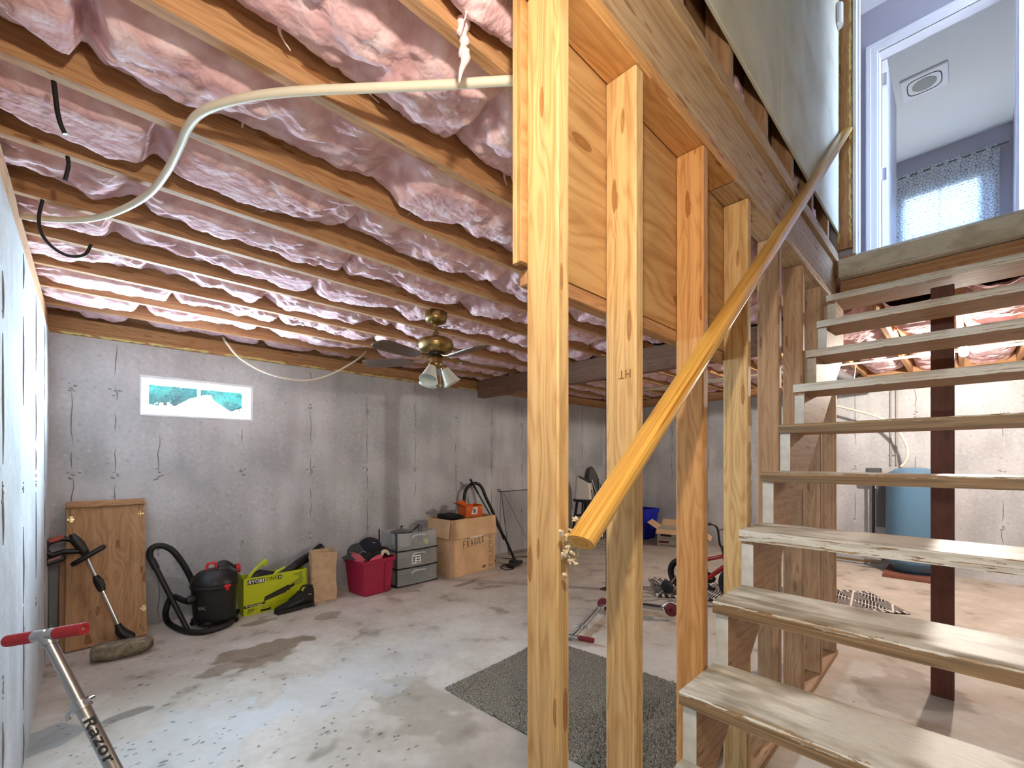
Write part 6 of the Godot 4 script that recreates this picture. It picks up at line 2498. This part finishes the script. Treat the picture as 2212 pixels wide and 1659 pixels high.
func build_bike() -> void:
	var rear := at_y(1474, 1273, 0.024)
	var fwd := (at_y(1560, 1296, 0.018) - rear)
	fwd.y = 0
	var wb := 0.50
	fwd = fwd.normalized()
	var t := thing("children_bike", "small red and black children's bike with training wheels on the patterned rug", "bike", rear)
	var ax := fwd.cross(Vector3.UP).normalized()
	var r := 0.152
	var up := Vector3.UP
	var red := flat("bike_red", Color(0.62, 0.04, 0.08), 0.3)
	var bk: StandardMaterial3D = mats["black_plastic"]
	var rc := up * r
	var fc := fwd * wb + up * r
	for c in [rc, fc]:
		var a := M.new()
		var b := M.new()
		var s := M.new()
		wheel(a, b, s, c, ax, r, 0.026)
		var ty := put(a, "tyre", mats["black_rubber"], t)
		put(b, "rim", bk, ty)
		put(s, "spokes", mats["steel"], ty)
	var bb := fwd * 0.24 + up * 0.15
	var seat := fwd * 0.17 + up * 0.34
	var head := fwd * 0.40 + up * 0.40
	var head_lo := fwd * 0.425 + up * 0.315
	var m := M.new()
	m.tube([bb, seat], 0.016, 10)
	m.tube([bb, head_lo], 0.020, 10)
	m.tube([seat - up * 0.04, head + up * -0.01], 0.016, 10)
	m.tube([head_lo, head], 0.022, 12)
	for s in [-1.0, 1.0]:
		m.tube([bb + ax * 0.02 * s, rc + ax * 0.045 * s], 0.010, 8)
		m.tube([seat - up * 0.06 + ax * 0.02 * s, rc + ax * 0.045 * s], 0.009, 8)
	put(m, "frame", red, t)
	m = M.new()
	m.tube([head_lo, head_lo + fwd * 0.008 - up * 0.03], 0.02, 10)
	for s in [-1.0, 1.0]:
		m.tube(curve([head_lo - up * 0.025, head_lo + ax * 0.045 * s - up * 0.035 + fwd * 0.012, head_lo.lerp(fc, 0.5) + ax * 0.05 * s, fc + ax * 0.047 * s], 4), 0.011, 8)
	put(m, "fork", red, t)
	m = M.new()
	m.tube([head, head + up * 0.07 - fwd * 0.02], 0.014, 10)
	var st := head + up * 0.07 - fwd * 0.02
	var hb := []
	for s in [[-0.20, 0.22, -0.06], [-0.13, 0.21, -0.03], [-0.085, 0.17, 0.0], [-0.07, 0.06, 0.01], [-0.04, 0.005, 0.01], [0.04, 0.005, 0.01], [0.07, 0.06, 0.01], [0.085, 0.17, 0.0], [0.13, 0.21, -0.03], [0.20, 0.22, -0.06]]:
		hb.append(st + ax * s[0] + up * s[1] + fwd * s[2])
	m.tube(curve(hb, 4), 0.0095, 9)
	m.tube([st + ax * 0.082 + up * 0.15, st - ax * 0.082 + up * 0.15], 0.007, 8)
	var bar := put(m, "handlebar", bk, t)
	for s in [0, 1]:
		var a: Vector3 = hb[0] if s == 0 else hb[-1]
		var b: Vector3 = hb[1] if s == 0 else hb[-2]
		m = M.new()
		m.tube([a, a.lerp(b, 0.9)], 0.016, 10)
		put(m, "grip", mats["black_rubber"], bar)
	m = M.new()
	m.tube([seat, seat + up * 0.10 - fwd * 0.01], 0.011, 8)
	m.blob(seat + up * 0.13 - fwd * 0.02, Vector3(0.07, 0.028, 0.07), 12)
	put(m, "saddle", bk, t)
	m = M.new()
	var gd := []
	for k in 16:
		var a := TAU * k / 16.0
		gd.append(bb.lerp(rc, 0.5) - ax * 0.055 + fwd * cos(a) * 0.165 + up * sin(a) * 0.05)
	m.tube(gd, 0.016, 8, false, true)
	m.box(bb.lerp(rc, 0.5) - ax * 0.055, Vector3(0.26, 0.07, 0.012), 0.004, Basis(fwd, up, ax))
	put(m, "chain_guard", bk, t)
	for s in [-1.0, 1.0]:
		m = M.new()
		m.tube([bb + ax * 0.06 * s, bb + ax * 0.065 * s + fwd * 0.08 * s + up * -0.05 * s], 0.008, 8)
		m.box(bb + ax * 0.10 * s + fwd * 0.085 * s - up * 0.05 * s, Vector3(0.07, 0.02, 0.06), 0.005, Basis(fwd, up, ax))
		put(m, "pedal", bk, t)
	for s in [-1.0, 1.0]:
		m = M.new()
		var c: Vector3 = rc * 0.38 + ax * 0.21 * s - fwd * 0.03
		m.tube(curve([rc + ax * 0.05 * s, rc + ax * 0.10 * s - fwd * 0.02 - up * 0.03, c + ax * -0.03 * s + up * 0.005, c], 4), 0.008, 8)
		var wl := put(m, "training_arm", mats["steel"], t)
		m = M.new()
		m.lathe([[0.012, -0.016], [0.05, -0.016], [0.057, -0.010], [0.057, 0.010], [0.05, 0.016], [0.012, 0.016]], 24, Transform3D(Basis(Quaternion(Vector3.UP, ax)), c))
		put(m, "training_wheel", mats["black_rubber"], wl)

func scooter_parts(t: Node3D, joint: Vector3, foot: Vector3, bar_l: Vector3, bar_r: Vector3, deck_dir: Vector3, deck_up: Vector3, grip_mat: Material, wheel_mat: Material, big: bool) -> void:
	var al: StandardMaterial3D = mats["aluminium"]
	var d := (foot - joint).normalized()
	var ln := joint.distance_to(foot)
	var m := M.new()
	m.tube([joint, joint + d * ln * 0.285], 0.0142, 18)
	put(m, "upper_stem", al, t)
	m = M.new()
	m.tube([joint + d * ln * 0.262, joint + d * ln * 0.86], 0.0172, 18)
	put(m, "lower_stem", al, t)
	m = M.new()
	m.tube([joint + d * ln * 0.258, joint + d * ln * 0.288], 0.0225, 18)
	var side := d.cross(bar_r - bar_l).cross(d).normalized()
	m.box(joint + d * ln * 0.272 + side * 0.026, Vector3(0.03, 0.012, 0.02), 0.003, Basis(side, d, side.cross(d)))
	m.tube(curve([joint + d * ln * 0.272 - side * 0.02, joint + d * ln * 0.278 - side * 0.05, joint + d * ln * 0.295 - side * 0.055], 3), 0.006, 8)
	put(m, "clamp", mats["steel"], t)
	m = M.new()
	m.tube([joint - d * 0.012, joint + d * 0.03], 0.0185, 16)
	var bd := (bar_r - bar_l).normalized()
	var mid := joint
	var hl := bar_l.distance_to(bar_r) * 0.5
	m.tube([mid - bd * hl * 0.95, mid + bd * hl * 0.95], 0.0115, 14)
	m.tube([mid - bd * 0.035, mid + bd * 0.035], 0.0165, 14)
	put(m, "handlebar", al, t)
	for s in [-1.0, 1.0]:
		m = M.new()
		var a: Vector3 = mid + bd * s * hl * 0.28
		var b: Vector3 = mid + bd * s * hl
		var rings := []
		var e1 := bd.cross(d).normalized()
		var e2 := bd.cross(e1)
		for q in [[0.0, 0.0125], [0.0, 0.0165], [0.1, 0.0172], [0.92, 0.0172], [0.985, 0.0165], [1.0, 0.0150], [1.0, 0.0085], [0.96, 0.0080], [0.9, 0.001]]:
			var ring := PackedVector3Array()
			for k in 20:
				var an := TAU * k / 20.0
				ring.append(a.lerp(b, q[0]) + (e1 * cos(an) + e2 * sin(an)) * q[1])
			rings.append(ring)
		m.loft(rings, true, false, true)
		put(m, "grip", grip_mat, t)
	# lower end: clamp, folding joint, wheel and deck
	m = M.new()
	m.tube([joint + d * ln * 0.80, joint + d * ln * 0.87], 0.023, 16)
	m.box(joint + d * ln * 0.83 + side * 0.026, Vector3(0.035, 0.02, 0.022), 0.004, Basis(side, d, side.cross(d)))
	put(m, "headset", mats["steel"], t)
	var ax := deck_dir.cross(deck_up).normalized()
	m = M.new()
	var wc := foot
	for s in [-1.0, 1.0]:
		m.tube([joint + d * ln * 0.88, wc + ax * 0.022 * s], 0.008, 8)
	put(m, "fork", al, t)
	m = M.new()
	m.lathe([[0.014, -0.012], [0.045, -0.012], [0.050, -0.006], [0.050, 0.006], [0.045, 0.012], [0.014, 0.012]], 28, Transform3D(Basis(Quaternion(Vector3.UP, ax)), wc))
	put(m, "wheel", wheel_mat, t)
	var dk := joint + d * ln * 0.86 - deck_dir * 0.02
	var d0 := wc - deck_dir * 0.09 + deck_up * 0.035
	m = M.new()
	m.tube([joint + d * ln * 0.80, d0 + deck_up * 0.01], 0.013, 10)
	put(m, "folding_joint", mats["steel"], t)
	m = M.new()
	m.box(d0 - deck_dir * 0.20, Vector3(0.40, 0.022, 0.10), 0.006, Basis(deck_dir, deck_up, ax))
	put(m, "deck", al, t)
	m = M.new()
	m.box(d0 - deck_dir * 0.20 + deck_up * 0.0115, Vector3(0.34, 0.001, 0.085), 0.0, Basis(deck_dir, deck_up, ax))
	put(m, "grip_tape", mats["black_rubber"], t)
	var rw := d0 - deck_dir * 0.45 - deck_up * 0.005
	m = M.new()
	m.lathe([[0.014, -0.012], [0.045, -0.012], [0.050, -0.006], [0.050, 0.006], [0.045, 0.012], [0.014, 0.012]], 28, Transform3D(Basis(Quaternion(Vector3.UP, ax)), rw))
	put(m, "wheel", wheel_mat, t)
	m = M.new()
	m.tube(curve([d0 - deck_dir * 0.39 + deck_up * 0.012, rw + deck_up * 0.06 + deck_dir * 0.01, rw + deck_up * 0.045 - deck_dir * 0.045], 4), 0.012, 8)
	put(m, "brake_fender", mats["steel"], t)

func build_scooters() -> void:
	# foreground scooter leaning with its bar on the side wall
	var bl := V(-0.172, 0.742, 1.945)
	var br := V(-0.008, 0.785, 1.765)
	var mid := (bl + br) * 0.5
	var p_low := ray(243, 1655)
	var lowp := V(p_low.x * 1.24, EYE + p_low.y * 1.24, p_low.z * 1.24)
	var dir := (lowp - mid).normalized()
	var foot := mid + dir * ((mid.y - 0.052) / -dir.y)
	var t := thing("kick_scooter", "silver kick scooter with red foam grips leaning against the side wall", "scooter", Vector3(foot.x, 0, foot.z))
	var o := t.position
	var grip := flat("grip_red", Color(0.68, 0.16, 0.18), 0.75)
	var gray := flat("wheel_red", Color(0.45, 0.12, 0.16), 0.4)
	var dd := V(0.05, 0, 1.0).normalized()
	scooter_parts(t, mid - o, foot - o, bl - o, br - o, dd, Vector3.UP, grip, gray, true)
	# brand word down the stem
	var ln := mid.distance_to(foot)
	var fr := frame(dir, (V(0, EYE, 0) - lowp).cross(dir), Vector3.ZERO)
	var zc := (V(0, EYE, 0) - mid.lerp(foot, 0.5))
	zc = (zc - dir * zc.dot(dir)).normalized()
	var bs := Basis(dir, zc.cross(dir), zc)
	var tx := lettering("Razor", 0.042, Transform3D(bs.scaled_local(Vector3(1.25, 0.85, 1)), mid - o + dir * ln * 0.405 + zc * 0.0150), flat("stem_navy", Color(0.03, 0.035, 0.09), 0.5), t, "Droid Sans", 800, 0.006)
	var m := M.new()
	var pc := mid - o + dir * ln * 0.335 + zc * 0.0150 - zc.cross(dir) * 0.006
	m.box(pc, Vector3(0.03, 0.012, 0.005), 0.0005, bs)
	put(m, "warning_label", mats["paper_white"], t)
	# second scooter lying on the floor beyond the carpet
	var j2 := at_y(1238, 1376, 0.03)
	var f2 := at_y(1296, 1312, 0.05)
	var dv := (f2 - j2)
	var along := Vector3(dv.x, 0, dv.z).normalized()
	var sid := along.cross(Vector3.UP)
	f2 = j2 + along * 0.72 + Vector3(0, 0.02, 0)
	var t2 := thing("fallen_scooter", "silver kick scooter lying on the floor behind the handrail", "scooter", Vector3(f2.x, 0, f2.z))
	var o2 := t2.position
	scooter_parts(t2, j2 - o2, f2 - o2, j2 - sid * 0.15 - o2 + Vector3(0, -0.004, 0), j2 + sid * 0.15 - o2 + Vector3(0, 0.004, 0), -V(0.35, 0, -0.94).normalized(), (Vector3.UP * 0.97 + along * 0.1).normalized(), flat("grip_dark_red", Color(0.45, 0.04, 0.08), 0.7), gray, false)
